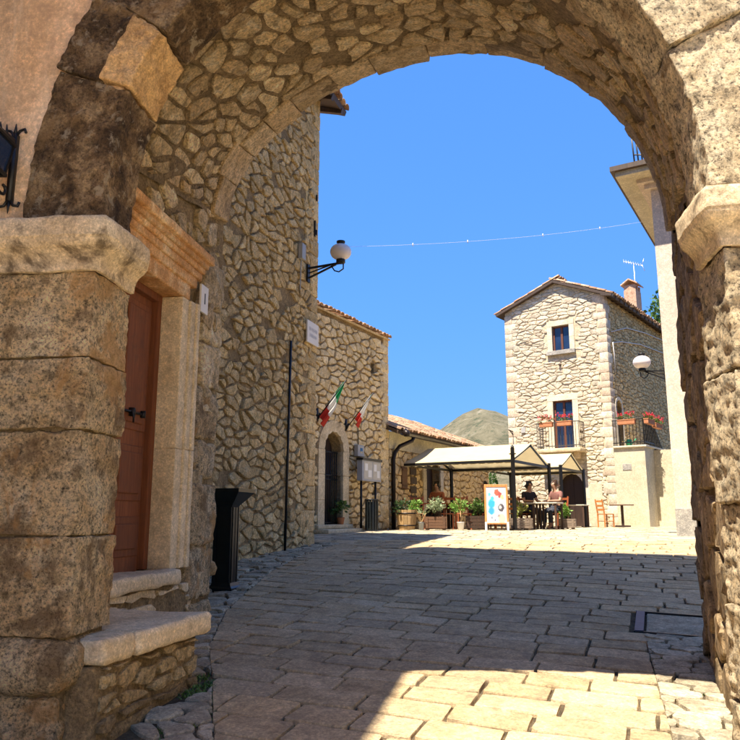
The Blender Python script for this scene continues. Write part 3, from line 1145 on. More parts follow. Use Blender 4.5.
def make_gate():
    top = 15.8  # tower top out of view, raised so its shadow reaches the square
    # street face: plastered wall with the opening cut out
    opening = [(-.10, -.3), (3.56, -.3)] + [near_uz(math.pi * i / 40, .07) for i in range(41)]
    wall_core(rect(-5.0, 8.0, -.4, top), [opening], GN, .3, 'street_face', K['plaster'], gate)
    # inner face towards the square
    def GB(u, z, h=0.0): return GF(u, z, -h)
    opening = [(.0, -.3), (4.49, -.3)] + [far_uz(math.pi * i / 40) for i in range(41)]
    wall_core(rect(-1.5, 6.5, -.4, top), [opening], GB, .2, 'square_face', K['mortar'], gate)
    a, b, c, d = GN(-5, top), GN(8, top), GF(6.5, top), GF(-1.5, top)
    a0, b0, c0, d0 = GN(-5, -.4), GN(8, -.4), GF(6.5, -.4), GF(-1.5, -.4)
    obj('tower_shell', [a, b, c, d, a0, b0, c0, d0], [(0, 1, 2, 3), (1, 2, 6, 5), (3, 0, 4, 7)], K['plaster'], gate, False, True)
    # vault: mortar surface with stones set in it
    vs, fs = [], []
    na, nt_ = 90, 40
    for i in range(na + 1):
        for j in range(nt_ + 1):
            p = soffit(math.pi * i / na, j / nt_)
            q = soffit(math.pi * i / na, j / nt_, 1.0) - p
            vs.append(p + q * (fbm(p, 2.2, 4) * .035))
    for i in range(na):
        for j in range(nt_):
            a = i * (nt_ + 1) + j
            fs.append((a, a + 1, a + nt_ + 2, a + nt_ + 1))
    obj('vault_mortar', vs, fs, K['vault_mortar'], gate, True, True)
    rnd = random.Random(31)
    AL, DL = 6.2, 3.0
    cells = rubble_cells(.05, AL - .05, .02, DL * .87, .20, .27, .49, rnd, .24)

    def MS(a_, b_, h=0.0):
        return tuple(soffit(math.pi * a_ / AL, b_ / DL, h + .012))
    mosaic(cells, MS, gate, 'vault_stone', K['soffit_st'], 300, h=.016, gap=.020, rest='small_vault_stones', seed=32, rough=.007, hvar=.9, drop=.10)
    # arch ring at the inner end: dressed blocks
    n = 13
    edges = [0]
    for k in range(n): edges.append(edges[-1] + rnd.uniform(.75, 1.3))
    edges = [e / edges[-1] * AL for e in edges]
    for k in range(n):
        w = rnd.uniform(.34, .50)
        v, f = block(lambda a_, b_, h: soffit(math.pi * a_ / AL, b_ / DL, h), edges[k] + .003, edges[k + 1] - .003, DL - w, DL + rnd.uniform(.03, .07), -.25, rnd.uniform(.01, .06),
                     (8, 7, 3), .014, .012, 5.0, fine=.010)
        obj('inner_voussoir', v, f, K['ring_inner'], gate, True, True)
    # ring of voussoirs on the street face
    def MR(a_, b_, h): return near_pt(a_ / NR, b_, h)
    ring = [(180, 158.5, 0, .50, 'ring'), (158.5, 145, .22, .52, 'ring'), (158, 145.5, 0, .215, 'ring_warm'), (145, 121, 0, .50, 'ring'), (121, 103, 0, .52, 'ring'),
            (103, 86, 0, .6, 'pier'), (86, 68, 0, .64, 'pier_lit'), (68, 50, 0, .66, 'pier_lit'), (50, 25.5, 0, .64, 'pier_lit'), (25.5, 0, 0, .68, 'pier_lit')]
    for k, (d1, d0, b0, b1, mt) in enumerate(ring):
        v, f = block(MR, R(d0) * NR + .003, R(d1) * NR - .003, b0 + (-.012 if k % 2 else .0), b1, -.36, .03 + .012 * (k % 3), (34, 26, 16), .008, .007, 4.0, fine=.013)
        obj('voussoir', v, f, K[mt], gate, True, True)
    # left pier, street face
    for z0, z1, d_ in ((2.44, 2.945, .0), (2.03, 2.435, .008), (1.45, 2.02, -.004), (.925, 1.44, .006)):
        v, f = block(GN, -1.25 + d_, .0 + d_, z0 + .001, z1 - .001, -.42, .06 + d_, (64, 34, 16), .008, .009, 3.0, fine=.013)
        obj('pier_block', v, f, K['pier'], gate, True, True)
    v, f = block(GN, -1.25, -.03, .1, 2.95, -.40, .03, (1, 1, 1), .01)
    obj('pier_core', v, f, K['mortar'], gate, False, True)
    v, f = block(GN, 3.50, 4.7, -.1, 2.95, -.38, .02, (1, 1, 1), .01)
    obj('pier_core', v, f, K['mortar_warm'], gate, False, True)
    v, f = block(GN, -1.3, .05, .63, .92, -.45, .13, (54, 20, 20), .12, .022, 3.0, fine=.012)
    obj('rounded_base_stone', v, f, K['pier'], gate, True, True)
    v, f = block(GN, -1.25, -.03, .1, .622, -.42, .075, (40, 24, 12), .03, .035, 3.4, fine=.012)
    obj('base_block', v, f, K['pier'], gate, True, True)
    # imposts: moulded blocks (profile swept along front and into the opening)
    def impost(side):
        prof = [(.0, 2.945), (.03, 2.947), (.034, 2.965), (.036, 2.99), (.046, 3.02), (.066, 3.045), (.094, 3.065), (.122, 3.08), (.142, 3.10), (.150, 3.125), (.156, 3.13), (.158, 3.16), (.156, 3.235), (.146, 3.25), (-.4, 3.26)]
        # corner path in plan (u, h) with outward normals
        if side == 'l': path = [((-1.6, .06), (0, 1)), ((0.0, .06), (.78, .78)), ((.0, -.42), (1, 0))]
        else: path = [((3.478, -.36), (-1, 0)), ((3.478, .05), (-.9, .9)), ((5.0, .05), (0, 1))]
        fine = []
        for s in range(len(path) - 1):
            (p, n0), (q, n1) = path[s], path[s + 1]
            N = 26
            for i in range(N + (1 if s == len(path) - 2 else 0)):
                t = i / N
                e = 0.0
                nn = n0 if (s == 0) else n1
                # plain normals along the runs, mitre at the corner
                if (s == 0 and i == 0) or (s > 0 and i == N): nn = n0 if s == 0 else n1
                elif s == 1 and i == 0: nn = n0
                fine.append(((p[0] + (q[0] - p[0]) * t, p[1] + (q[1] - p[1]) * t), nn))
        sub = []
        for i in range(len(prof) - 1):
            for k in range(3):
                t = k / 3
                sub.append((prof[i][0] + (prof[i + 1][0] - prof[i][0]) * t, prof[i][1] + (prof[i + 1][1] - prof[i][1]) * t))
        sub.append(prof[-1])
        vs, fs = [], []
        for (p, nn) in fine:
            for o_, z in sub:
                o_ = o_ * (.72 if o_ > 0 else 1)
                w = Vector(GN(p[0] + nn[0] * o_, z, p[1] + nn[1] * o_))
                w += Vector((fbm(w, 7, 4) * .009, fbm(w, 7, 4, 3.) * .009, fbm(w, 7, 4, 7.) * .007))
                vs.append(w)
        m_ = len(sub)
        for i in range(len(fine) - 1):
            for j in range(m_ - 1):
                a_ = i * m_ + j
                fs.append((a_, a_ + m_, a_ + m_ + 1, a_ + 1) if side == 'l' else (a_, a_ + m_, a_ + m_ + 1, a_ + 1))
        fs.append(tuple(range(m_)))
        fs.append(tuple((len(fine) - 1) * m_ + j for j in range(m_)))
        obj('impost', vs, fs, K['impost'], gate, True, True)
    impost('l')
    impost('r')
    # right pier: street face blocks
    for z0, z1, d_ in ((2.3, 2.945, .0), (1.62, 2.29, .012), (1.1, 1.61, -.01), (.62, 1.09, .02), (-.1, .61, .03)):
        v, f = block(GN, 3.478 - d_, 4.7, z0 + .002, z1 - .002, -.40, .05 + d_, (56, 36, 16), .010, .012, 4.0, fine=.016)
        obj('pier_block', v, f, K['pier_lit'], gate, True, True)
    # right jamb through the gate
    near = Vector((GN(3.478, 0)[0], GN(3.478, 0)[1]))
    JM0 = frame(near, G_FR)

    def JM(u, z, h=0.0): return JM0(u, z, -h)
    L = JM0.len
    vs, fs = [], []
    for i in range(25):
        for j in range(41):
            u, z = .3 + (L - .3) * i / 24, -.2 + 4.1 * j / 40
            vs.append(JM(u, z, fbm((u, z, 3), 1.6, 4) * .05 - .02))
    for i in range(24):
        for j in range(40):
            a = i * 41 + j
            fs.append((a, a + 1, a + 42, a + 41))
    obj('jamb_mortar', vs, fs, K['mortar_warm'], gate, True, True)
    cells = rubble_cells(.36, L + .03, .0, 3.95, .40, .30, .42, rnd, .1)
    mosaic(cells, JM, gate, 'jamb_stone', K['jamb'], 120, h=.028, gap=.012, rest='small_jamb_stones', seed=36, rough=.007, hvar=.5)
    # left wall of the passage
    LW = frame(DW0, G_FL)                                 # n to the right: into the passage
    WL = LW.len
    door = rect(.82, 2.34, 1.0, 3.66)
    out = [(-.1, -.2), (WL, -.2), (WL, 4.85), (-.1, 4.2)]
    wall_core(out, [door], lambda u, z, h=0.0: LW(u, z, h - .03), .30, 'passage_wall', K['mortar_warm'], gate)
    cells = [c for c in rubble_cells(.1, WL - .1, .3, 4.7, .30, .24, .45, rnd)
             if not inside(centroid(c), rect(.4, 2.6, .3, 4.06)) and centroid(c)[1] < 4.15 + centroid(c)[0] * .18]
    mosaic(cells, LW, gate, 'passage_stone', K['soffit_st'], 70, h=.02, gap=.03, rest='small_passage_stones', seed=38, rough=.008, hvar=.8, drop=.15)
    # corner blocks at the inner end of the wall
    z = .35
    for hgt in (.42, .5, .62, .40, .52, .46, .38, .5):
        w = rnd.uniform(.42, .75)
        v, f = block(LW, WL - w, WL + .02, z + .006, z + hgt - .006, -.35, rnd.uniform(.02, .05), (10, 9, 6), .05, .035, 4.0)
        obj('corner_block', v, f, K['pier'] if z < 2.3 else K['soffit_st'], gate, True, True)
        z += hgt
    # door surround: reveal, moulded jamb, lintel, cornice
    zd0, zd1, ud0, ud1 = 1.10, 3.56, .92, 2.24
    for sgn, inner in ((-1, ud0), (1, ud1)):
        for z0, z1 in ((zd0, 2.15), (2.15, zd1)):
            mb = MB()
            for o0, o1, hb, hf, rd in ((0, .16, -.28, .03, .008), (.145, .26, -.2, .055, .014), (.245, .32, -.2, .075, .014)):
                a_, b_ = sorted((inner + sgn * o0, inner + sgn * o1))
                vv, ff = block(LW, a_, b_, z0, z1 - .002, hb, hf, (3, 8, 3), rd, .005, 5)
                mb.add(vv, ff)
            mb.build('door_jamb', K['dressed'], gate, True, True)
    mb = MB()
    for z0, z1, ex, h in ((zd1, zd1 + .16, .16, .03), (zd1 + .145, zd1 + .25, .26, .055), (zd1 + .235, zd1 + .31, .32, .078)):
        vv, ff = block(LW, ud0 - ex, ud1 + ex, z0, z1, -.28, h, (14, 2, 3), .013, .005, 5)
        mb.add(vv, ff)
    mb.build('door_lintel', K['dressed_or'], gate, True, True)
    mb = MB()
    for z0, z1, ex, h in ((zd1 + .31, zd1 + .37, .34, .10), (zd1 + .36, zd1 + .42, .36, .13), (zd1 + .41, zd1 + .50, .40, .17)):
        vv, ff = block(LW, ud0 - ex, ud1 + ex, z0, z1, -.25, h, (14, 2, 3), .015, .006, 5)
        mb.add(vv, ff)
    mb.build('door_cornice', K['dressed_or'], gate, True, True)
    # door leaf
    v, f = block(LW, ud0 - .02, ud1 + .02, zd0 - .02, zd1 + .02, -.34, -.235, (1, 1, 1), .004)
    door_o = obj('door', v, f, K['door_wood'], gate, False, True)
    for u0, u1 in ((ud0 + .08, ud0 + .60), (ud0 + .72, ud1 - .10)):
        for z0, z1 in ((zd0 + .12, 1.55), (1.68, 2.15), (2.28, zd1 - .14)):
            mb = MB()
            vv, ff = block(LW, u0, u1, z0, z1, -.25, -.222, (1, 1, 1), .008)
            mb.add(vv, ff)
            vv, ff = block(LW, u0 + .06, u1 - .06, z0 + .06, z1 - .06, -.25, -.205, (1, 1, 1), .012)
            mb.add(vv, ff)
            mb.build('door_panel', K['door_wood'], door_o, False, True)
    v, f = block(LW, ud1 - .075, ud1, zd0, zd1, -.25, -.17, (1, 6, 1), .01)
    obj('door_stile', v, f, K['door_wood'], door_o, False, True)
    v, f = block(LW, ud0, ud1, zd1 - .07, zd1 + .002, -.25, -.168, (6, 1, 1), .01)
    obj('door_head', v, f, K['door_wood'], door_o, False, True)
    mb = MB()
    zl, ul = 2.42, ud1 - .42
    mb.tube([LW(ul - .2, zl, -.19), LW(ul, zl, -.185), LW(ul + .2, zl + .005, -.19)], .011, 6).box(LW(ul, zl, -.19), (.05, .05, .07)).box(LW(ul + .2, zl + .005, -.19), (.045, .03, .06))
    mb.tube([LW(ul - .04, zl, -.17), LW(ul - .04, zl - .05, -.15), LW(ul - .02, zl - .09, -.16)], .009, 6)
    mb.build('door_latch', K['iron'], door_o, True, True)
    # threshold and wall below it
    v, f = block(LW, ud0 - .15, ud1 + .06, zd0 - .12, zd0 - .002, -.3, .12, (22, 3, 8), .03, .014, 4, fine=.006)
    obj('threshold', v, f, K['dressed'], gate, True, True)
    v, f = block(LW, .05, ud1 + .42, .2, zd0 - .12, -.2, .04, (20, 8, 3), .03, .03, 4)
    obj('threshold_wall', v, f, K['mortar_warm'], gate, True, True)
    cells = rubble_cells(.3, ud1 + .4, .62, .98, .42, .15, .35, rnd)
    mosaic(cells, lambda u, z_, h=0.0: LW(u, z_, h + .04), gate, 'stone_under_threshold', K['dressed'], 20, h=.02, gap=.012, seed=40, rough=.006, drop=.25)


make_gate()


def make_step():
    MS = frame((-1.455, 4.19), (-1.17, 5.42))
    t = thing('doorstep_bench', 'worn stone step slab on a rubble base in front of the wooden door', 'stone step', MS(.6, .4))
    for u0, u1, h0 in ((-.02, .30, .02), (.306, 1.27, .05)):
        v, f = block(MS, u0, u1, .765, .90, -.80, h0 + .02, (14, 4, 14), .03, .012, 4, fine=.005)
        obj('slab', v, f, K['dressed'], t, True, True)
    v, f = block(MS, -.05, 1.17, .1, .76, -.80, -.005, (16, 10, 4), .03, .03, 4)
    obj('mortar_base', v, f, K['mortar_warm'], t, True, True)
    rnd = random.Random(44)
    cells = [c for c in rubble_cells(.0, 1.18, .50, .76, .26, .11, .35, rnd)]
    mosaic(cells, lambda u, z, h=0.0: MS(u, z, h + .0), t, 'rubble_stone', K['rubble'], 30, h=.025, gap=.012, seed=45, rough=.006)
    cells = [c for c in rubble_cells(.0, 1.18, .30, .50, .34, .16, .35, rnd)]
    mosaic(cells, lambda u, z, h=0.0: MS(u, z, h + .0), t, 'rubble_stone', K['mortar_warm'], 20, h=.02, gap=.012, seed=46, rough=.006)


make_step()

# ------------------------------------------------------------------ small builders used by the houses
def lathe_smooth(name, prof, mat, parent, c=(0, 0, 0), seg=16, world=False, ph=0.0):
    mb = MB()
    mb.lathe(prof, c, seg, 0, ph)
    return mb.build(name, mat, parent, True, world)


def text_obj(name, body, size, mat, parent, M, u, z, h, ext=.002, align='CENTER'):
    """raised lettering on the plane of map M"""
    cu = bpy.data.curves.new(name, 'FONT')
    cu.body = body
    cu.size = size
    cu.extrude = ext
    cu.align_x = align
    cu.align_y = 'CENTER'
    o = bpy.data.objects.new(name, cu)
    COL.objects.link(o)
    cu.materials.append(mat)
    t = Vector((M.t.x, M.t.y, 0))
    n = Vector((M.n.x, M.n.y, 0))
    g = org(parent)
    p = Vector(M(u, z, h)) - g
    o.parent = parent
    mat_l = Matrix(((t.x, 0, n.x, p.x), (t.y, 0, n.y, p.y), (0, 1, 0, p.z), (0, 0, 0, 1)))
    o.parent = None
    dg = bpy.context.evaluated_depsgraph_get()
    me = bpy.data.meshes.new_from_object(o.evaluated_get(dg))
    bpy.data.objects.remove(o)
    o = bpy.data.objects.new(name, me)
    COL.objects.link(o)
    o.parent = parent
    o.matrix_local = mat_l
    return o


def coppi_tile(p, d, up, side, L, w, mb, flip=False):
    """one barrel tile: half pipe from p along d"""
    seg = 6
    vs = []
    for e, k in ((0, 1.0), (L, .82)):
        for i in range(seg + 1):
            a = math.pi * i / seg
            vs.append(p + d * e + side * (math.cos(a) * w / 2 * k) + up * (math.sin(a) * w * .38 * k))
    for e, k in ((0, .84), (L, .66)):
        for i in range(seg + 1):
            a = math.pi * i / seg
            vs.append(p + d * e + side * (math.cos(a) * w / 2 * k) + up * (math.sin(a) * w * .38 * k - .002))
    fs = []
    n = seg + 1
    for i in range(seg):
        fs.append((i, i + 1, n + i + 1, n + i))
        fs.append((2 * n + i, 3 * n + i, 3 * n + i + 1, 2 * n + i + 1))
        fs.append((i, 2 * n + i, 2 * n + i + 1, i + 1))
    mb.add(vs, fs)


def tile_roof(root, P0, along, slope_dir, length, run, pitch, name='roof_tile', w=.21, L=.40, stuff=True, over=.06, ind=0, seed=0, deck='eave_wood', deck_t=.1):
    """barrel tiles over a pitched rectangle; P0 = eave corner, along = eave direction, slope_dir = horizontal direction up the slope"""
    rnd = random.Random(seed)
    a3 = Vector((along[0], along[1], 0)).normalized()
    s3 = Vector((slope_dir[0], slope_dir[1], 0)).normalized()
    d = (s3 * math.cos(pitch) + Vector((0, 0, 1)) * math.sin(pitch)).normalized()
    up = a3.cross(d)
    if up.z < 0: up = -up
    P0 = Vector(P0)
    rows = int(run / math.cos(pitch) / (L * .84)) + 1
    cols = int(length / w)
    mb = MB()
    n_ind = 0
    for r in range(rows):
        for c in range(cols + 1):
            p = P0 + a3 * (c * w + rnd.uniform(-.012, .012)) + d * (r * L * .84 - over + rnd.uniform(-.02, .02)) + up * (.03 + rnd.uniform(-.006, .012))
            if r < ind:
                m2 = MB()
                coppi_tile(p, d, up, a3, L, w * 1.02, m2)
                m2.build(name, K['tile'], root, True, True)
            else:
                coppi_tile(p, d, up, a3, L, w * 1.02, mb)
    if mb.v:
        o = mb.build('upper_roof_tiles', K['tile'], root, True, True)
        o['kind'] = 'stuff'
    # channel bed below the barrels
    e = a3 * (length + w)
    q = P0 - a3 * w * .5
    k = run / math.cos(pitch)
    obj('roof_deck', [q, q + e, q + e + d * k, q + d * k, q - up * deck_t, q + e - up * deck_t, q + e + d * k - up * deck_t, q + d * k - up * deck_t],
        [(0, 1, 2, 3), (7, 6, 5, 4), (0, 4, 5, 1), (1, 5, 6, 2), (2, 6, 7, 3), (3, 7, 4, 0)], K[deck], root, False, True)


def arch_surround(root, M, x0, x1, z0, zs, rise, wd, proud, mat, nv=7, njamb=3, name='surround_block', depth=.16):
    """dressed frame round an arched opening: jamb blocks and voussoirs, each its own part"""
    c, r = (x0 + x1) / 2, (x1 - x0) / 2
    for sx in (-1, 1):
        for k in range(njamb):
            a0 = z0 + (zs - z0) * k / njamb
            a1 = z0 + (zs - z0) * (k + 1) / njamb
            xa, xb = (x0 - wd, x0) if sx < 0 else (x1, x1 + wd)
            v, f = block(M, xa, xb, a0 + .003, a1 - .003, -depth, proud, (1, 1, 1), .008)
            obj(name, v, f, mat, root, False, True)
    for k in range(nv):
        t0, t1 = math.pi * k / nv, math.pi * (k + 1) / nv
        poly = []
        for i in range(4):
            t = t0 + (t1 - t0) * i / 3
            poly.append((c + (r + wd) * math.cos(t), zs + (rise + wd) * math.sin(t)))
        for i in range(4):
            t = t1 + (t0 - t1) * i / 3
            poly.append((c + r * math.cos(t), zs + rise * math.sin(t)))
        poly = inset(poly, .002) or poly
        mb = MB()
        mb.prism(poly, M, -depth, proud)
        mb.build(name, mat, root, False, True)


def rect_surround(root, M, x0, x1, z0, z1, wd, proud, mat, depth=.14, sill=True, sill_mat=None):
    for xa, xb in ((x0 - wd, x0), (x1, x1 + wd)):
        zm = (z0 + z1) / 2
        for a, b in ((z0, zm), (zm, z1)):
            v, f = block(M, xa, xb, a + .002, b - .002, -depth, proud, (1, 1, 1), .006)
            obj('surround_block', v, f, mat, root, False, True)
    v, f = block(M, x0 - wd, x1 + wd, z1 + .002, z1 + wd * 1.05, -depth, proud + .004, (1, 1, 1), .006)
    obj('window_lintel', v, f, mat, root, False, True)
    if sill:
        v, f = block(M, x0 - wd - .03, x1 + wd + .03, z0 - .16, z0, -depth, proud + .1, (1, 1, 1), .01)
        obj('window_sill', v, f, sill_mat or mat, root, False, True)


def casement(root, M, x0, x1, z0, z1, h, leaves=2, bar=.055, name='window'):
    """wooden two-leaf window set back in its opening: frame with panes as sub-parts"""
    mb = MB()
    b = bar

    def b4(a0, a1, c0, c1, hh=h):
        v, f = block(M, a0, a1, c0, c1, hh - .05, hh, (1, 1, 1), .006)
        mb.add(v, f)
    b4(x0, x1, z0, z0 + b)
    b4(x0, x1, z1 - b, z1)
    b4(x0, x0 + b, z0, z1)
    b4(x1 - b, x1, z0, z1)
    for k in range(1, leaves):
        x = x0 + (x1 - x0) * k / leaves
        b4(x - b * .8, x + b * .8, z0, z1, h + .008)
    w = mb.build(name, K['win_wood'], root, False, True)
    for k in range(leaves):
        xa = x0 + (x1 - x0) * k / leaves + b * .7
        xb = x0 + (x1 - x0) * (k + 1) / leaves - b * .7
        v, f = block(M, xa, xb, z0 + b * .8, z1 - b * .8, h - .045, h - .03, (1, 1, 1), .001)
        obj('pane', v, f, K['glass'], w, False, True)
    return w


def leaves_mesh(mb, c, rad, n, size, rnd, squash=.85, up=.3):
    """a mass of small two-triangle leaves, thicker towards the outside, in clumps"""
    clumps = []
    for k in range(max(5, n // 40)):
        d = Vector((rnd.gauss(0, 1), rnd.gauss(0, 1), rnd.gauss(0, 1))).normalized() * rnd.uniform(.35, .95)
        clumps.append(d)
    for k in range(n):
        q = rnd.choice(clumps) + Vector((rnd.gauss(0, .2), rnd.gauss(0, .2), rnd.gauss(0, .2)))
        p = Vector((c[0] + q.x * rad, c[1] + q.y * rad, c[2] + q.z * rad * squash))
        d = (q + Vector((rnd.gauss(0, .6), rnd.gauss(0, .6), rnd.gauss(0, .6) + up))).normalized()
        s = d.cross(Vector((rnd.gauss(0, 1), rnd.gauss(0, 1), rnd.gauss(0, 1)))).normalized()
        L = size * rnd.uniform(.6, 1.3)
        w = L * rnd.uniform(.22, .36)
        mb.add([p, p + d * L * .5 + s * w, p + d * L, p + d * L * .5 - s * w], [(0, 1, 2, 3)])


def geranium_box(name, label, loc, rz, L, parent_group='flower boxes on the railings', seed=0, w=.16):
    t = thing(name, label, 'flower box', loc, rz, parent_group)
    rnd = random.Random(seed)
    v, f = block(lambda a, b, h: Vector((a, h, b)), -L / 2, L / 2, 0, .17, -w / 2, w / 2, (1, 1, 1), .012)
    obj('box', v, f, K['terracotta'], t)
    v, f = block(lambda a, b, h: Vector((a, h, b)), -L / 2 - .012, L / 2 + .012, .145, .18, -w / 2 - .012, w / 2 + .012, (1, 1, 1), .008)
    obj('rim', v, f, K['terracotta'], t)
    mb, mp = MB(), MB()
    n = max(2, int(L / .16))
    for k in range(n):
        c = (-L / 2 + L * (k + .5) / n, rnd.uniform(-.03, .03), .26 + rnd.uniform(-.02, .03))
        leaves_mesh(mb, c, .13, 60, .06, rnd)
        for q in range(7):
            p = (c[0] + rnd.gauss(0, .07), c[1] + rnd.gauss(0, .06), c[2] + rnd.uniform(.02, .17))
            leaves_mesh(mp, p, .038, 16, .036, rnd, 1.0, 0)
    obj('foliage', mb.v, mb.f, K['leaf'], t)
    obj('blossom', mp.v, mp.f, K['petal'], t)
    return t


# ------------------------------------------------------------------ tall house on the left
def make_tall_house():
    M = frame(TA, TB)
    L = M.len
    t = thing('tall_stone_house', 'tall rubble stone house along the left side of the street', 'house', M(L / 2, 1.0))
    zt = 9.9
    wall_core(rect(-1.5, L, .2, zt), [], M, .1, 'wall', K['mortar'], t)
    # the other walls of the house
    back = 5.5
    a, b = M(L, .2, 0), M(L, zt, 0)
    c, d = M(L, .2, -back), M(L, zt, -back)
    e, g = M(-1.5, .2, -back), M(-1.5, zt, -back)
    obj('end_wall', [a, c, d, b, e, g], [(0, 1, 2, 3), (1, 4, 5, 2)], K['mortar'], t, False, True)
    rnd = random.Random(51)
    cells = rubble_cells(-1.4, L - .28, .75, zt, .25, .145, .49, rnd, .24)
    mosaic(cells, M, t, 'stone', K['rubble'], 300, h=.036, gap=.013, rest='small_wall_stones', seed=52, rough=.009, hvar=.6, drop=.04)
    # corner stones
    z, k = .78, 0
    while z < zt - .2:
        hgt = rnd.uniform(.26, .5)
        w = .62 if k % 2 else .36
        v, f = block(M, L - w, L + .02, z + .006, z + hgt - .006, -.3, rnd.uniform(.012, .03), (3, 3, 1), .02, .012, 5)
        obj('corner_stone', v, f, K['rubble'], t, True, True)
        z += hgt
        k += 1
    # roof: eaves towards the street
    P0 = Vector(M(L + .38, zt - .05, .42))
    tile_roof(t, P0, (-M.t.x, -M.t.y), (-M.n.x, -M.n.y), L + 1.6, 3.0, R(20), ind=1, seed=53)
    for k in range(12):
        u = L + .28 - k * .55
        mb = MB()
        mb.bar(M(u, zt - .02, -.1), M(u, zt - .16, .40), .09, .11)
        mb.build('rafter_end', K['eave_wood'], t, False, True)
    # iron wall ties
    for u, z_, s in ((L - .12, 7.72, .12), (L - .2, 7.05, .32), (L - .12, 7.0, .10)):
        mb = MB()
        mb.bar(M(u, z_ - s / 2, .03), M(u, z_ + s / 2, .03), .04, .03)
        mb.build('wall_tie', K['iron'], t, False, True)


make_tall_house()


def wall_lamp(label, M, u, z, arm, loc_h=.0, D=.40, group='round white street lamps'):
    """globe lamp on a bracket; M maps onto the wall it hangs on"""
    t = thing('street_lamp', label, 'street lamp', M(u, z - .12, loc_h), 0, group)
    h = loc_h
    mb = MB()
    mb.box(M(u, z, h + .015), (.11, .03, .34), math.atan2(M.t.y, M.t.x))
    mb.build('wall_plate', K['iron'], t, False, True)
    mb = MB()
    mb.bar(M(u, z + .10, h), M(u, z + .14, h + arm), .035, .035)
    mb.bar(M(u, z - .10, h), M(u, z + .12, h + arm * .86), .03, .03)
    mb.bar(M(u, z + .0, h), M(u, z + .12, h + arm * .7), .02, .02)
    mb.tube([M(u, z + .10, h + arm * .72), M(u, z - .0, h + arm * .82), M(u, z - .03, h + arm * .95), M(u, z + .02, h + arm * 1.08), M(u, z + .12, h + arm * 1.08)], .013, 6)
    mb.build('bracket_arm', K['iron'], t, False, True)
    c = M(u, z + .13, h + arm)
    r = D / 2
    lathe_smooth('lamp_collar', [(.05, 0), (.085, .01), (.085, .07), (.06, .085)], K['iron'], t, c, 14, True)
    prof = [(.07, .075)]
    for i in range(1, 12):
        a = -math.pi / 2 + math.pi * i / 12
        prof.append((max(.07, r * math.cos(a) ** .8), .075 + r * .74 + r * .74 * math.sin(a)))
    prof.append((.07, .075 + r * 1.48))
    lathe_smooth('globe', prof, K['globe'], t, c, 20, True)
    lathe_smooth('lamp_cap', [(.07, r * 1.48 + .06), (.07, r * 1.48 + .09), (.06, r * 1.48 + .10), (.08, r * 1.48 + .105), (.08, r * 1.48 + .135), (.03, r * 1.48 + .145)], K['iron'], t, c, 14, True)
    return t


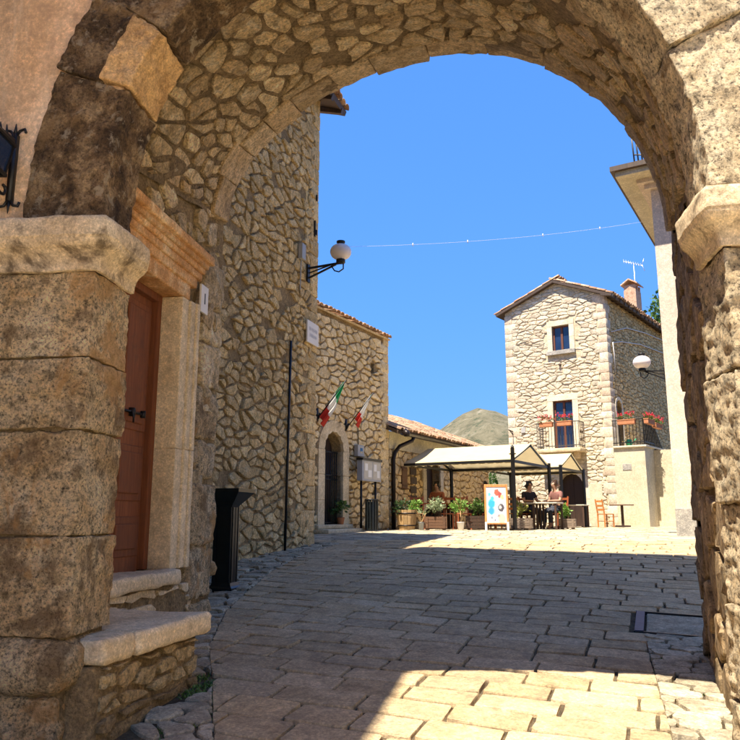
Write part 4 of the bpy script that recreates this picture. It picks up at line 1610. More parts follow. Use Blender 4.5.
def make_street_things():
    M = frame(TA, TB)
    L = M.len
    k = M.t.y

    def u_of(y): return (y - TA[1]) / k
    wall_lamp('white globe lamp on a black bracket at the corner of the tall left house', M, u_of(13.28), 6.02, .66, .04)
    # junction box by the lamp
    o = thing('junction_box', 'small grey junction box on the tall left house beside the lamp bracket', 'junction box', M(u_of(12.95), 6.2, .05))
    v, f = block(M, u_of(12.86), u_of(13.02), 6.17, 6.47, .03, .12, (1, 1, 1), .01)
    obj('case', v, f, K['meter'], o, False, True)
    mb = MB()
    mb.tube([M(u_of(12.94), 6.17, .06), M(u_of(12.94), 5.6, .05)], .012, 6)
    mb.build('conduit', K['meter'], o, False, True)
    # street name plaque; the lettering is too small to read: two grey lines
    o = thing('street_name_plaque', 'white marble street name plaque with two grey lines on the tall left house', 'plaque', M(u_of(13.5), 4.7, .05))
    v, f = block(M, u_of(13.22), u_of(13.74), 4.70, 5.12, .05, .085, (1, 1, 1), .008)
    obj('tablet', v, f, K['white'], o, False, True)
    for zz, w in ((4.97, .36), (4.85, .32)):
        mb = MB()
        x = u_of(13.48) - w / 2
        rnd = random.Random(int(zz * 100))
        while x < u_of(13.48) + w / 2:
            s = rnd.uniform(.02, .035)
            mb.prism(rect(x, x + .012, zz - .035, zz + .035), M, .084, .087)
            mb.prism(rect(x + .012, x + s, zz + (.022 if rnd.random() < .5 else -.035), zz + (.035 if rnd.random() < .5 else -.02)) if 0 else rect(x + .012, x + s, zz - .006, zz + .006), M, .084, .087)
            x += s + .018
        mb.build('lettering', K['grey_paint'], o, False, True)
    # black conduit down the wall
    mb = MB()
    mb.tube([M(u_of(12.5), .9, .07), M(u_of(12.53), 2.7, .07), M(u_of(12.56), 4.55, .07)], .022, 8)
    o = mb.build('wall_conduit', K['iron'], None, True)
    tag(o, 'thin black conduit running down the rubble wall of the tall house', 'conduit')
    # black pedestal bin at the foot of the wall
    bx, by = -1.66, 8.78
    g = gz(bx, by) - .03
    o = thing('pedestal_bin', 'black metal bin with a flared top at the foot of the left wall', 'bin', (bx, by, g), R(-14))
    mb = MB()

    def sq(prof, n=4, ph=math.pi / 4):
        m2 = MB()
        m2.lathe([(r * 1.05, z) for r, z in prof], (0, 0, 0), n, 0, ph)
        return m2
    sq([(.20, 0), (.20, .04), (.17, .06), (.15, .10)]).build('base', K['bin_black'], o)
    sq([(.125, .09), (.125, .96)]).build('body', K['bin_black'], o)
    for s in (-1, 1):
        m2 = MB()
        m2.box((s * .09, -.112, .52), (.02, .02, .84)).box((s * .112, -.09, .52), (.02, .02, .84)).box((.112 * s, .06, .52), (.015, .02, .84))
        m2.build('corner_rib', K['bin_black'], o)
    sq([(.13, .94), (.15, .97), (.215, 1.02), (.315, 1.11), (.325, 1.15), (.30, 1.15), (.15, 1.0)]).build('flared_top', K['bin_black'], o)
    # loose round stone in front of the bin
    v, f = block(lambda a, b, h: Vector((a - 1.66, h + 7.78, b)), -.08, .10, .95, 1.12, -.12, .1, (4, 4, 4), .08, .02, 5)
    o = obj('projecting_stone', v, f, K['pier'], gate, True, True)
    # house number
    LW = frame(DW0, G_FL)
    o = thing('house_number_sign', 'small white tablet with the number 1 beside the door surround', 'number sign', LW(2.7, 3.5, .02))
    v, f = block(LW, 2.62, 2.80, 3.52, 3.80, .025, .05, (1, 1, 1), .005)
    obj('tablet', v, f, K['white'], o, False, True)
    text_obj('numeral', '1', .16, K['black_paint'], o, LW, 2.71, 3.66, .052)
    # lantern on the plastered wall
    M2 = GN
    o = thing('wall_lantern', 'wrought iron lantern with scrolls at the left edge of the gateway wall', 'lantern', M2(-.62, 3.4, 0))
    mb = MB()
    mb.bar(M2(-.60, 3.42, .02), M2(-.60, 3.86, .02), .05, .03)
    for s in (-1, 1):
        mb.tube([M2(-.60, 3.84, .03), M2(-.60 + s * .03, 3.88, .03), M2(-.60 + s * .06, 3.89, .03), M2(-.60 + s * .07, 3.865, .03)], .009, 6)
        mb.tube([M2(-.60, 3.44, .03), M2(-.60 + s * .03, 3.39, .03), M2(-.60 + s * .06, 3.385, .03), M2(-.60 + s * .07, 3.41, .03)], .009, 6)
    mb.tube([M2(-.60, 3.86, .03), M2(-.60, 3.93, .03)], [.014, .002], 6)
    mb.tube([M2(-.60, 3.42, .03), M2(-.60, 3.34, .03)], [.014, .002], 6)
    mb.build('back_plate', K['iron'], o, True, True)
    mb = MB()
    mb.bar(M2(-.60, 3.80, .02), M2(-.60, 3.80, .34), .03, .035)
    for i in range(5):
        mb.tube([M2(-.60, 3.80, .05 + i * .06), M2(-.60, 3.86 + .015 * (i % 2), .06 + i * .06)], [.012, .003], 6)
    mb.build('bracket_arm', K['iron'], o, True, True)
    for zc, hc, rr, sg in ((3.70, .12, .07, 1), (3.48, .10, .06, -1)):
        path = []
        for i in range(22):
            a = i / 21 * 4.6
            r = rr * (1 - i / 26)
            path.append(M2(-.60, zc + sg * r * math.sin(a), hc + r * math.cos(a)))
        mb = MB()
        mb.tube(path, .010, 6)
        mb.build('scroll', K['iron'], o, True, True)
    c = Vector(M2(-.60, 3.50, .27))
    mb = MB()
    mb.lathe([(.10, 0), (.135, .20)], c, 4, 0, math.pi / 4)
    mb.build('lantern_glass', K['glass'], o, False, True)
    mb = MB()
    mb.lathe([(.12, .0), (.12, .02), (.03, -.04)], c, 4, 0, math.pi / 4)
    mb.lathe([(.155, .20), (.155, .22), (.05, .30), (.02, .31)], c, 4, 0, math.pi / 4)
    for i in range(4):
        a = math.pi / 4 + i * math.pi / 2
        mb.bar(c + Vector((.10 * math.cos(a), .10 * math.sin(a), 0)), c + Vector((.135 * math.cos(a), .135 * math.sin(a), .2)), .016, .016)
    mb.build('lantern_frame', K['iron'], o, False, True)
    # rain pipe at the far left edge
    mb = MB()
    mb.tube([M2(-.92, -.2, .12), M2(-.92, 9, .12)], .05, 10)
    o = mb.build('rain_pipe', K['brown_pipe'], None, True)
    tag(o, 'brown rain pipe at the left edge of the gateway wall', 'rain pipe')


make_street_things()


# ------------------------------------------------------------------ plastered house behind the viewer's left shoulder (its shade falls on the street)
def make_near_house():
    M = frame((-3.52, -.5), (-2.45, 3.9))
    t = thing('plastered_house', 'plastered house left of the viewer that shades the near pavement', 'house', M(3, 0))
    zt = 9.4
    L = M.len
    mb = MB()
    mb.prism(rect(0, L, -.5, zt), M, -4.0, 0)
    mb.build('wall', K['plaster'], t, False, True)
    mb = MB()
    mb.prism(rect(-.3, L + .05, zt, zt + .12), M, -4.2, .65)
    mb.build('roof', K['tile'], t, False, True)


make_near_house()


def make_reflecting_house():  # added out of view; its sunlit wall throws light onto the gateway
    M = frame((5.2, 2.2), (4.6, -9.0))
    t = thing('reflecting_house', 'unseen cream house added behind the viewer to bounce sunlight onto the gateway', 'house', M(3, 0))
    mb = MB()
    mb.prism(rect(0, M.len, -1.5, 7.4), M, -4.0, 0)
    mb.build('wall', K['white_wall'], t, False, True)
    mb = MB()
    mb.prism(rect(-.1, M.len + .2, 7.4, 7.55), M, -4.2, .35)
    mb.build('roof', K['tile'], t, False, True)


make_reflecting_house()


# ------------------------------------------------------------------ house with the flags
def make_flag_house():
    M = frame(FA, FB)
    L = M.len
    s0 = (17.6 - FA[1]) / M.t.y                     # where the wall comes out from behind the tall house
    t = thing('flag_house', 'rubble stone house with an arched doorway and two flags', 'house', M(L / 2, 1.2))
    zt = 6.62
    door = arch_poly(s0 + .38, s0 + 1.25, 1.2, 3.15, .44, 12)
    niche = rect(s0 + 2.86, s0 + 3.06, 5.45, 5.75)
    slot = rect(s0 + 2.92, s0 + 3.12, 2.05, 2.5)
    wall_core(rect(-2.0, L, .9, zt), [door, niche, slot], M, .3, 'wall', K['mortar_warm'], t)
    back = 6.0
    a, b = M(L, .9, 0), M(L, zt, 0)
    c, d = M(L, .9, -back), M(L, zt, -back)
    e, g = M(-2.0, .9, -back), M(-2.0, zt, -back)
    e2, g2 = M(-2.0, .9, 0), M(-2.0, zt, 0)
    obj('end_wall', [a, c, d, b, e, g, e2, g2], [(0, 1, 2, 3), (1, 4, 5, 2), (4, 6, 7, 5)], K['mortar_warm'], t, False, True)
    rnd = random.Random(61)
    keep = []
    big = arch_poly(s0 + .12, s0 + 1.50, 1.0, 3.15, .66, 12)
    for c_ in rubble_cells(-.4, L - .02, 1.2, zt - .12, .33, .175, .46, rnd, .15):
        q = centroid(c_)
        if inside(q, big) or inside(q, niche) or inside(q, slot): continue
        keep.append(c_)
    mosaic(keep, M, t, 'stone', K['rubble_gold'], 280, h=.04, gap=.015, rest='small_wall_stones', seed=62, rough=.006, hvar=.4)
    z, k = 1.25, 0
    while z < zt - .2:
        hgt = rnd.uniform(.22, .36)
        v, f = block(M, L - (.46 if k % 2 else .28), L + .03 + (.02 if k % 3 == 0 else 0), z + .004, z + hgt - .004, -.3, .045, (1, 1, 1), .02, .01, 5)
        obj('corner_stone', v, f, K['rubble_gold'], t, True, True)
        z += hgt
        k += 1
    arch_surround(t, M, s0 + .38, s0 + 1.25, 1.33, 3.15, .44, .30, .075, K['dressed'], 7, 3)
    # tiles along the eave
    tile_roof(t, Vector(M(-1.5, zt, .10)), (M.t.x, M.t.y), (-M.n.x, -M.n.y), L + 1.45, 3.6, R(17), ind=1, seed=63, w=.2, deck='rubble_gold', deck_t=.05)
    # doorway: dark door with iron grille, two low steps
    v, f = block(M, s0 + .38, s0 + 1.25, 1.2, 3.62, -.33, -.27, (1, 1, 1), .004)
    dr = obj('door', v, f, K['door_dark'], t, False, True)
    mb = MB()
    for i in range(9):
        x = s0 + .42 + i * .099
        mb.tube([M(x, 1.35, -.1), M(x, 3.14, -.1)], .011, 6)
    for zz in (1.4, 2.45, 2.55, 3.12):
        mb.bar(M(s0 + .38, zz, -.1), M(s0 + 1.25, zz, -.1), .02, .035)
    mb.build('iron_grille', K['iron'], dr, True, True)
    for z0, z1, h in ((1.15, 1.26, .42), (1.26, 1.36, .14)):
        v, f = block(M, s0 + .0, s0 + 1.66, z0, z1, -.3, h, (6, 1, 2), .02, .01, 5)
        obj('door_step', v, f, K['dressed'], t, True, True)
    # plant by the doorway
    rnd = random.Random(64)
    p = M(s0 + 1.18, 1.36, .05)
    o = thing('doorway_plant', 'small green potted plant in the arched doorway under the flags', 'plant', p)
    lathe_smooth('pot', [(.07, 0), (.10, .16), (.11, .17), (.09, .15)], K['terracotta'], o, seg=10)
    mb = MB()
    leaves_mesh(mb, (0, 0, .42), .22, 150, .10, rnd)
    mb.build('foliage', K['leaf'], o)
    # flags
    for lab, s, z_, cols, hang in (('green white and red flag on the pole nearer the tall house', s0 + .05, 3.90, (K['flag_green'], K['flag_white'], K['flag_red']), .62),
                                   ('furled white and red flag on the pole above the notice board', s0 + 1.44, 3.80, (K['flag_green'], K['flag_white'], K['flag_red']), .40)):
        f_ = thing('flag', lab, 'flag', M(s, z_, 0), 0, 'flags on the stone house')
        mb = MB()
        mb.box(M(s, z_ + .05, .03), (.07, .05, .30), math.atan2(M.t.y, M.t.x))
        mb.tube([M(s, z_ - .05, .05), M(s, z_ + .08, .12)], .03, 8)
        mb.build('bracket', K['iron'], f_, True, True)
        mb = MB()
        tip = (s, z_ + .82, .83)
        mb.tube([M(s, z_ - .05, .04), M(*tip)], .014, 8)
        mb.build('pole', K['iron'], f_, True, True)
        # limp cloth gathered along the upper pole: ribbon of folds from the tip down
        vs, fs, mi = [], [], []
        na, nb = 12, 26
        wide = hang > .5
        ln = .80 if wide else .56
        for j in range(nb + 1):
            q = j / nb
            along = .78 - q * ln * .80                   # distance up the pole
            spread = (.06 + .16 * min(1, q * 2.2)) if wide else (.04 + .17 * q)
            for i in range(na + 1):
                e = i / na - .1
                fold = .045 * math.sin(e * 13 + q * 2.5) * (.35 + q)
                vs.append(M(s + fold + .01, z_ + along - e * spread * 1.5 - .10 * q, along + e * spread * .25 - .02))
        for j in range(nb):
            for i in range(na):
                a_ = j * (na + 1) + i
                fs.append((a_, a_ + 1, a_ + na + 2, a_ + na + 1))
                q = (j + .5) / nb
                if wide: mi.append(0 if q < .36 else (1 if q < .68 else 2))
                else: mi.append(0 if q < .05 else (1 if q < .68 else 2))
        obj('cloth', vs, fs, list(cols), f_, True, True, mi)
    # notice board on two posts
    g0 = 1.2
    o = thing('notice_board', 'glazed grey notice board standing on two posts against the stone wall', 'notice board', M(s0 + 2.0, g0, .3))
    B = lambda u, z, h=0.0: M(u, z, h + .28)
    v, f = block(B, s0 + 1.62, s0 + 2.66, 2.44, 2.98, -.02, .14, (1, 1, 1), .01)
    obj('case', v, f, K['board_grey'], o, False, True)
    for x0, x1 in ((s0 + 1.70, s0 + 2.15), (s0 + 2.19, s0 + 2.60)):
        v, f = block(B, x0, x1, 2.49, 2.93, .13, .146, (1, 1, 1), .003)
        pn = obj('window_pane', v, f, K['table_top'], o, False, True)
        mb = MB()
        mb.prism(rect(x0 + .05, x0 + .2, 2.7, 2.88), B, .145, .149).prism(rect(x0 + .22, x1 - .04, 2.54, 2.72), B, .145, .149)
        mb.build('notice', K['white_paint'], pn, False, True)
    mb = MB()
    mb.prism(rect(s0 + 1.60, s0 + 2.68, 2.96, 3.02), B, -.03, .17)
    mb.build('hood', K['iron'], o, False, True)
    for x in (s0 + 1.72, s0 + 2.5):
        mb = MB()
        mb.tube([B(x, g0 - .02, .05), B(x, 2.45, .05)], .03, 8)
        mb.build('post', K['iron'], o, True, True)
    # meter box
    v, f = block(M, s0 + 1.86, s0 + 2.2, 3.08, 3.38, .04, .16, (1, 1, 1), .012)
    o = thing('meter_box', 'pale grey meter box on the stone wall above the notice board', 'meter box', M(s0 + 2.0, 3.08, .04))
    obj('case', v, f, K['meter'], o, False, True)
    mb = MB()
    mb.prism(rect(s0 + 1.98, s0 + 2.1, 3.18, 3.3), M, .158, .165)
    mb.build('dial_window', K['glass'], o, False, True)
    mb = MB()
    mb.tube([M(s0 + 2.05, 3.38, .06), M(s0 + 2.05, 3.95, .05)], .012, 6)
    mb.build('cable', K['iron'], o, True, True)
    # slatted bin beside the steps
    o = thing('slatted_bin', 'dark slatted litter bin beside the arched doorway steps', 'bin', M(s0 + 1.74, g0 - .03, .62))
    c = Vector((0, 0, 0))
    lathe_smooth('liner', [(.13, .08), (.13, .74), (.11, .74)], K['iron'], o, seg=14)
    for i in range(14):
        a = i / 14 * 2 * math.pi
        mb = MB()
        mb.box((.155 * math.cos(a), .155 * math.sin(a), .42), (.045, .018, .74), a + math.pi / 2)
        mb.build('slat', K['bin_black'], o)
    lathe_smooth('rim', [(.15, .78), (.175, .78), (.175, .81), (.15, .81)], K['iron'], o, seg=14)


make_flag_house()

# ------------------------------------------------------------------ restaurant house behind the awning
RA, RBB = (.52, 21.05), (4.55, 28.7)


def make_restaurant():
    M = frame(RA, RBB)
    L = M.len
    t = thing('restaurant_house', 'low stone house with a tiled roof behind the cream awning', 'house', M(L / 2, 1.19))
    zt = 3.95
    u_at = lambda y: (y - RA[1]) / M.t.y
    d0, d1 = u_at(23.35), u_at(24.35)
    door = arch_poly(d0, d1, 1.19, 2.95, .42, 10)
    wall_core(rect(0, L, 1.0, zt), [door], M, .25, 'wall', K['mortar_warm'], t)
    back = 6
    a, b, c, d = M(L, 1, 0), M(L, zt, 0), M(L, 1, -back), M(L, zt, -back)
    e, g = M(0, 1, -back), M(0, zt, -back)
    obj('end_wall', [a, c, d, b, e, g], [(0, 1, 2, 3), (1, 4, 5, 2)], K['rubble_gold'], t, False, True)
    rnd = random.Random(71)
    big = arch_poly(d0 - .25, d1 + .25, 1.0, 2.95, .66, 10)
    keep = [c_ for c_ in rubble_cells(.02, L, 1.19, 3.45, .34, .20, .45, rnd, .12) if not inside(centroid(c_), big)]
    mosaic(keep, M, t, 'stone', K['rubble_gold'], 150, h=.035, gap=.014, rest='small_wall_stones', seed=72, rough=.006, hvar=.4)
    v, f = block(M, .0, L, 3.45, zt, -.05, .03, (10, 2, 1), .01)
    obj('plaster_band', v, f, K['white_wall'], t, False, True)
    arch_surround(t, M, d0, d1, 1.19, 2.95, .42, .26, .05, K['dressed_pale'], 7, 3)
    v, f = block(M, d0, d1, 1.19, 3.42, -.3, -.24, (1, 1, 1), .004)
    dr = obj('door', v, f, K['door_dark'], t, False, True)
    for k in range(2):
        v, f = block(M, d0 + .06 + k * .5, d0 + .44 + k * .5, 1.35, 2.2, -.25, -.225, (1, 1, 1), .006)
        obj('door_panel', v, f, K['door_dark'], dr, False, True)
    # roof
    tile_roof(t, Vector(M(-.1, zt - .02, .42)), (M.t.x, M.t.y), (-M.n.x, -M.n.y), L + .2, 3.4, R(21), ind=2, seed=73, w=.2, L=.42)
    # gutter and downpipe
    path = [M(-.12, zt - .09, .50), M(L + .1, zt - .09, .50)]
    mb = MB()
    seg = 7
    vs, fs = [], []
    for p in path:
        for i in range(seg + 1):
            a_ = math.pi + math.pi * i / seg
            q = Vector(p) + Vector((M.n.x, M.n.y, 0)) * (.075 * math.cos(a_)) + Vector((0, 0, 1)) * (.075 * math.sin(a_))
            vs.append(q)
    for i in range(seg): fs.append((i, i + 1, seg + 2 + i, seg + 1 + i))
    mb.add(vs, fs)
    mb.build('gutter', K['gutter'], t, True, True)
    mb = MB()
    mb.tube([M(-.1, zt - .05, .55), M(-.1, zt - .12, .64), M(-.1, zt - .2, .64)], .09, 10)
    mb.build('gutter_head', K['gutter'], t, True, True)
    mb = MB()
    mb.tube([M(.66, zt - .14, .50), M(.64, zt - .25, .46), M(.4, zt - .42, .16), M(.18, zt - .62, .12), M(.12, zt - .8, .10), M(.12, 1.2, .10)], .06, 10)
    mb.build('downpipe', K['gutter'], t, True, True)
    # shutter and plaques on the wall
    o = thing('wooden_shutter', 'closed brown wooden shutter on the restaurant wall left of the plaques', 'shutter', M(u_at(21.75), 2.2, .03))
    us = u_at(21.72)
    v, f = block(M, us, us + .36, 2.35, 2.98, .03, .075, (1, 1, 1), .006)
    obj('leaf', v, f, K['brown_wood'], o, False, True)
    for z in (2.42, 2.86):
        v, f = block(M, us + .02, us + .34, z, z + .06, .074, .092, (1, 1, 1), .004)
        obj('batten', v, f, K['brown_wood'], o, False, True)
    o = thing('plaque_rack', 'column of four dark wooden menu plaques beside the restaurant door', 'menu plaques', M(u_at(22.4), 2.0, .03))
    us = u_at(22.28)
    for k in range(4):
        v, f = block(M, us - .03 * (k % 2), us + .44 - .03 * (k % 2), 1.97 + k * .27, 2.17 + k * .27, .03, .06, (1, 1, 1), .006)
        pq = obj('plaque', v, f, K['dark_wood'], o, False, True)
    mb = MB()
    for x in (us + .06, us + .34): mb.tube([M(x, 1.95, .04), M(x, 3.02, .04)], .008, 6)
    mb.build('chain', K['iron'], o, True, True)


make_restaurant()


# ------------------------------------------------------------------ gable house
HC = Vector((8.88, 27.0))                                # corner nearest the viewer
HT = Vector((-.80, .60))                                 # along the front, to the left


def make_gable_house():
    HLp = HC + HT * 4.15
    M0 = frame((HLp.x, HLp.y), (HC.x, HC.y))             # front: u from left edge to the right corner
    W = M0.len
    S = frame((HC.x, HC.y), (HC.x + .6 * 9, HC.y + .8 * 9))   # side: u away from the corner
    SL = 9.0
    t = thing('gable_house', 'narrow pale stone house with a low gable and a flowered balcony', 'house', M0(W / 2, 1.19))
    ze, zr = 9.85, 10.68
    ur = W - 1.95
    win = rect(W - 2.14, W - 1.44, 7.88, 8.88)
    bal = rect(W - 2.24, W - 1.46, 4.05, 5.92)
    arch = arch_poly(W - 2.18, W - 1.22, 1.19, 2.66, .48, 12)
    out = [(0, .9), (W, .9), (W, ze), (ur, zr), (0, ze - .05)]
    wall_core(out, [win, bal, arch], M0, .25, 'front_wall', K['mortar_pale'], t)
    sw = arch_poly(.52, 1.12, 4.05, 5.55, .3, 8)
    wall_core(rect(0, SL, .9, ze), [sw], S, .22, 'side_wall', K['mortar_warm'], t)
    far = (HC + Vector((.6, .8)) * SL)
    fl = HLp + Vector((.6, .8)) * SL
    obj('back_wall', [(far.x, far.y, .9), (fl.x, fl.y, .9), (fl.x, fl.y, ze), (far.x, far.y, ze), (HLp.x, HLp.y, .9), (HLp.x, HLp.y, ze)],
        [(0, 1, 2, 3), (1, 4, 5, 2)], K['mortar_pale'], t, False, True)
    rnd = random.Random(81)
    keep = []
    ex = [rect(W - 2.42, W - 1.16, 7.55, 9.15), rect(W - 2.48, W - 1.22, 3.7, 6.15), arch_poly(W - 2.4, W - 1.0, 1.0, 2.66, .75, 12)]
    for c in rubble_cells(.30, W - .34, 1.2, zr, .32, .13, .45, rnd, .15):
        q = centroid(c)
        if any(inside(q, e) for e in ex): continue
        top = ze + (zr - ze) * (q[0] / ur if q[0] < ur else (W - q[0]) / (W - ur))
        if q[1] > top - .1: continue
        keep.append(c)
    mosaic(keep, M0, t, 'stone', K['rubble_pale'], 300, h=.028, gap=.009, rest='small_wall_stones', seed=82, rough=.005, hvar=.5)
    keep = [c for c in rubble_cells(.36, SL, 1.2, ze - .1, .34, .15, .42, rnd) if not inside(centroid(c), arch_poly(.4, 1.24, 4.0, 5.55, .45, 8))]
    mosaic(keep, S, t, 'side_stone', K['rubble'], 200, h=.022, gap=.011, rest='small_side_stones', seed=83, rough=.005, hvar=.5)
    # quoins at both corners of the front
    for side in (0, 1):
        z, k = 1.2, 0
        while z < ze - .25:
            hgt = rnd.uniform(.24, .42)
            w = .46 if k % 2 else .30
            if side:
                mb = MB()
                v, f = block(M0, W - w, W + .022, z + .004, z + hgt - .004, -(.30 if k % 2 else .46), .03, (1, 1, 1), .012, .006, 5)
            else:
                v, f = block(M0, -.02, w, z + .004, z + hgt - .004, -.25, .03, (1, 1, 1), .012, .006, 5)
            obj('corner_stone', v, f, K['quoin'] if rnd.random() < .5 else K['rubble_pale'], t, True, True)
            z += hgt
            k += 1
    # openings
    rect_surround(t, M0, W - 2.14, W - 1.44, 7.88, 8.88, .2, .045, K['dressed_pale'], sill_mat=K['plinth'])
    casement(t, M0, W - 2.14, W - 1.44, 7.88, 8.88, -.10)
    rect_surround(t, M0, W - 2.24, W - 1.46, 4.05, 5.92, .22, .045, K['dressed_pale'], sill=False)
    casement(t, M0, W - 2.24, W - 1.46, 4.05, 5.92, -.10, name='balcony_door')
    arch_surround(t, M0, W - 2.18, W - 1.22, 1.19, 2.66, .48, .24, .04, K['dressed_pale'], 9, 3)
    v, f = block(M0, W - 2.18, W - 1.22, 1.19, 3.16, -.3, -.24, (1, 1, 1), .004)
    ad = obj('arched_door', v, f, K['door_dark'], t, False, True)
    v, f = block(M0, W - 1.72, W - 1.68, 1.2, 3.1, -.25, -.22, (1, 1, 1), .004)
    obj('meeting_stile', v, f, K['door_dark'], ad, False, True)
    v, f = block(M0, W - .98, W - .5, 1.19, 2.75, -.02, .05, (1, 1, 1), .01)
    obj('plaster_panel', v, f, K['white_wall'], t, False, True)
    arch_surround(t, S, .52, 1.12, 4.05, 5.55, .3, .14, .04, K['dressed_pale'], 5, 2)
    v, f = block(S, .52, 1.12, 4.05, 5.86, -.26, -.2, (1, 1, 1), .004)
    obj('side_door', v, f, K['glass'], t, False, True)
    # balcony slab, consoles, rail
    v, f = block(M0, W - 2.74, W - 1.02, 3.9, 4.05, -.1, .62, (2, 1, 2), .02)
    sl = obj('balcony_slab', v, f, K['dressed'], t, True, True)
    for x in (W - 2.45, W - 1.3):
        v, f = block(M0, x - .08, x + .08, 3.66, 3.9, -.1, .36, (1, 1, 1), .03)
        obj('console', v, f, K['dressed'], sl, True, True)
    mb = MB()
    for z in (4.14, 5.02):
        mb.bar(M0(W - 2.70, z, .58), M0(W - 1.06, z, .58), .03, .03)
        for x in (W - 2.70, W - 1.06): mb.bar(M0(x, z, 0), M0(x, z, .58), .03, .03)
    for i in range(15):
        x = W - 2.70 + 1.64 * i / 14
        mb.tube([M0(x, 4.05, .58), M0(x, 5.02, .58)], .011, 5)
    for i in range(1, 5):
        for x in (W - 2.70, W - 1.06): mb.tube([M0(x, 4.05, .58 * i / 5), M0(x, 5.02, .58 * i / 5)], .011, 5)
    mb.build('balcony_rail', K['rail'], t, False, True)
    # small plate and lamp bracket low on the front
    v, f = block(M0, .55, .73, 4.78, 5.0, .02, .06, (1, 1, 1), .005)
    obj('meter_plate', v, f, K['meter'], t, False, True)
    mb = MB()
    mb.bar(M0(.18, 4.85, 0), M0(.18, 4.9, .4), .035, .035).bar(M0(.18, 4.72, 0), M0(.18, 4.88, .3), .03, .03)
    mb.build('iron_bracket', K['iron'], t, False, True)
    # stub of a beam between the storeys
    mb = MB()
    mb.tube([M0(W - 1.86, 7.32, -.05), M0(W - 1.86, 7.32, .1)], .05, 8)
    mb.build('beam_end', K['eave_wood'], t, True, True)
    # roof: two slopes with overhang
    for side in (0, 1):
        if side:    # right slope, eave along the side wall
            pit = math.atan2(zr - ze, W - ur)
            P0 = Vector(M0(W + .34, ze - .34 * math.tan(pit) + .05, .09))
            tile_roof(t, P0, (.6, .8), (HT.x, HT.y), SL + .5, W - ur + .34, pit, ind=0, seed=84, w=.22)
        else:
            pit = math.atan2(zr - ze + .05, ur)
            P0 = Vector(M0(-.34, ze - .05 - .34 * math.tan(pit) + .05, .09))
            tile_roof(t, P0, (.6, .8), (-HT.x, -HT.y), SL + .5, ur + .34, pit, ind=0, seed=85, w=.22)
    for i in range(17):
        u = -.2 + i * .52
        mb = MB()
        mb.bar(S(u, ze - .06, -.05), S(u, ze - .14, .36), .09, .10)
        mb.build('rafter_end', K['eave_wood'], t, False, True)
    mb = MB()
    for x0, z0, x1, z1 in ((-.36, ze - .16, ur, zr + .02), (W + .36, ze - .12, ur, zr + .02)):
        mb.bar(M0(x0, z0, .06), M0(x1, z1, .06), .05, .09)
    mb.build('verge_board', K['quoin'], t, False, True)
    # chimney
    c0 = Vector(S(5.4, .25, -.55))
    ang = math.atan2(.8, .6)
    mb = MB()
    mb.box((c0.x, c0.y, 10.75), (.75, .52, 1.2), ang)
    ch = mb.build('chimney', K['brick'], t, False, True)
    mb = MB()
    mb.box((c0.x, c0.y, 11.47), (.12, .5, .26), ang).box((c0.x + .6 * .3, c0.y + .8 * .3, 11.47), (.12, .5, .26), ang).box((c0.x - .6 * .3, c0.y - .8 * .3, 11.47), (.12, .5, .26), ang)
    mb.build('chimney_vent', K['brick'], ch, False, True)
    mb = MB()
    ax, ay = Vector((.6, .8, 0)), Vector((-.8, .6, 0))
    for s in (-1, 1):
        p = [c0 + ax * .48 * e + ay * (.36 * s) for e in (-1, 1)]
        q = [c0 + ax * .48 * e for e in (-1, 1)]
        vs = [Vector((p[0].x, p[0].y, 11.58)), Vector((p[1].x, p[1].y, 11.58)), Vector((q[1].x, q[1].y, 11.81)), Vector((q[0].x, q[0].y, 11.81))]
        mb.add(vs + [v_ + Vector((0, 0, .06)) for v_ in vs], [(0, 1, 2, 3), (7, 6, 5, 4), (0, 4, 5, 1), (2, 6, 7, 3), (1, 5, 6, 2), (3, 7, 4, 0)])
    mb.build('chimney_cap', K['tile'], ch, False, True)
    # aerial
    o = thing('tv_aerial', 'aluminium television aerial on a mast behind the chimney', 'aerial', (c0.x + .3, c0.y + .4, 10.6))
    mb = MB()
    p = Vector((c0.x + .3, c0.y + .4, 0))
    mb.tube([p + Vector((0, 0, 10.6)), p + Vector((0, 0, 12.85))], .02, 6)
    mb.build('mast', K['antenna'], o, True, True)
    mb = MB()
    a, b = p + Vector((-.42, .06, 12.95)), p + Vector((.30, -.06, 12.75))
    mb.tube([a, b], .014, 5)
    for i in range(8):
        q = a.lerp(b, i / 7)
        w = .10 + .018 * i
        mb.tube([q + Vector((.1, .5, .0)) * w * 1.4 + Vector((0, 0, .12)), q - Vector((.1, .5, 0)) * w * 1.4 - Vector((0, 0, .12))], .010, 5)
    for dz in (-.3, .3):
        mb.tube([b + Vector((.05, 0, 0)), b + Vector((.16, .0, dz))], .012, 5)
    mb.build('elements', K['antenna'], o, True, True)
    # cables across the side wall
    for lab, pts in (('upper pale cable running along the side of the gable house', [(.35, 8.42), (2.2, 8.95), (4.8, 9.25), (8.5, 9.5)]),
                     ('lower pale cable with a drop on the side of the gable house', [(.5, 6.9), (.52, 7.6), (.45, 8.02), (1.5, 8.25), (4, 8.6), (8.5, 8.9)])):
        mb = MB()
        mb.tube([S(u, z, .07) for u, z in pts], .02, 6)
        o = mb.build('house_cable', K['cable'], None, True)
        tag(o, lab, 'cable', 'cables on the gable house')
    # rendered block with the landing, stairs and railing
    b = thing('stair_block', 'cream rendered block with a railed landing beside the gable house', 'stair block', M0(W + .6, 1.19))
    zb = 3.98
    BL = 3.2
    mb = MB()
    BM = lambda u, z, h=0.0: M0(W + u, z, h)
    mb.prism(rect(.02, 1.12, 1.0, zb), BM, -BL, .06)
    mb.build('block', K['white_wall'], b, False, True)
    v, f = block(BM, -.0, 1.2, zb, zb + .07, -BL, .13, (2, 1, 2), .015)
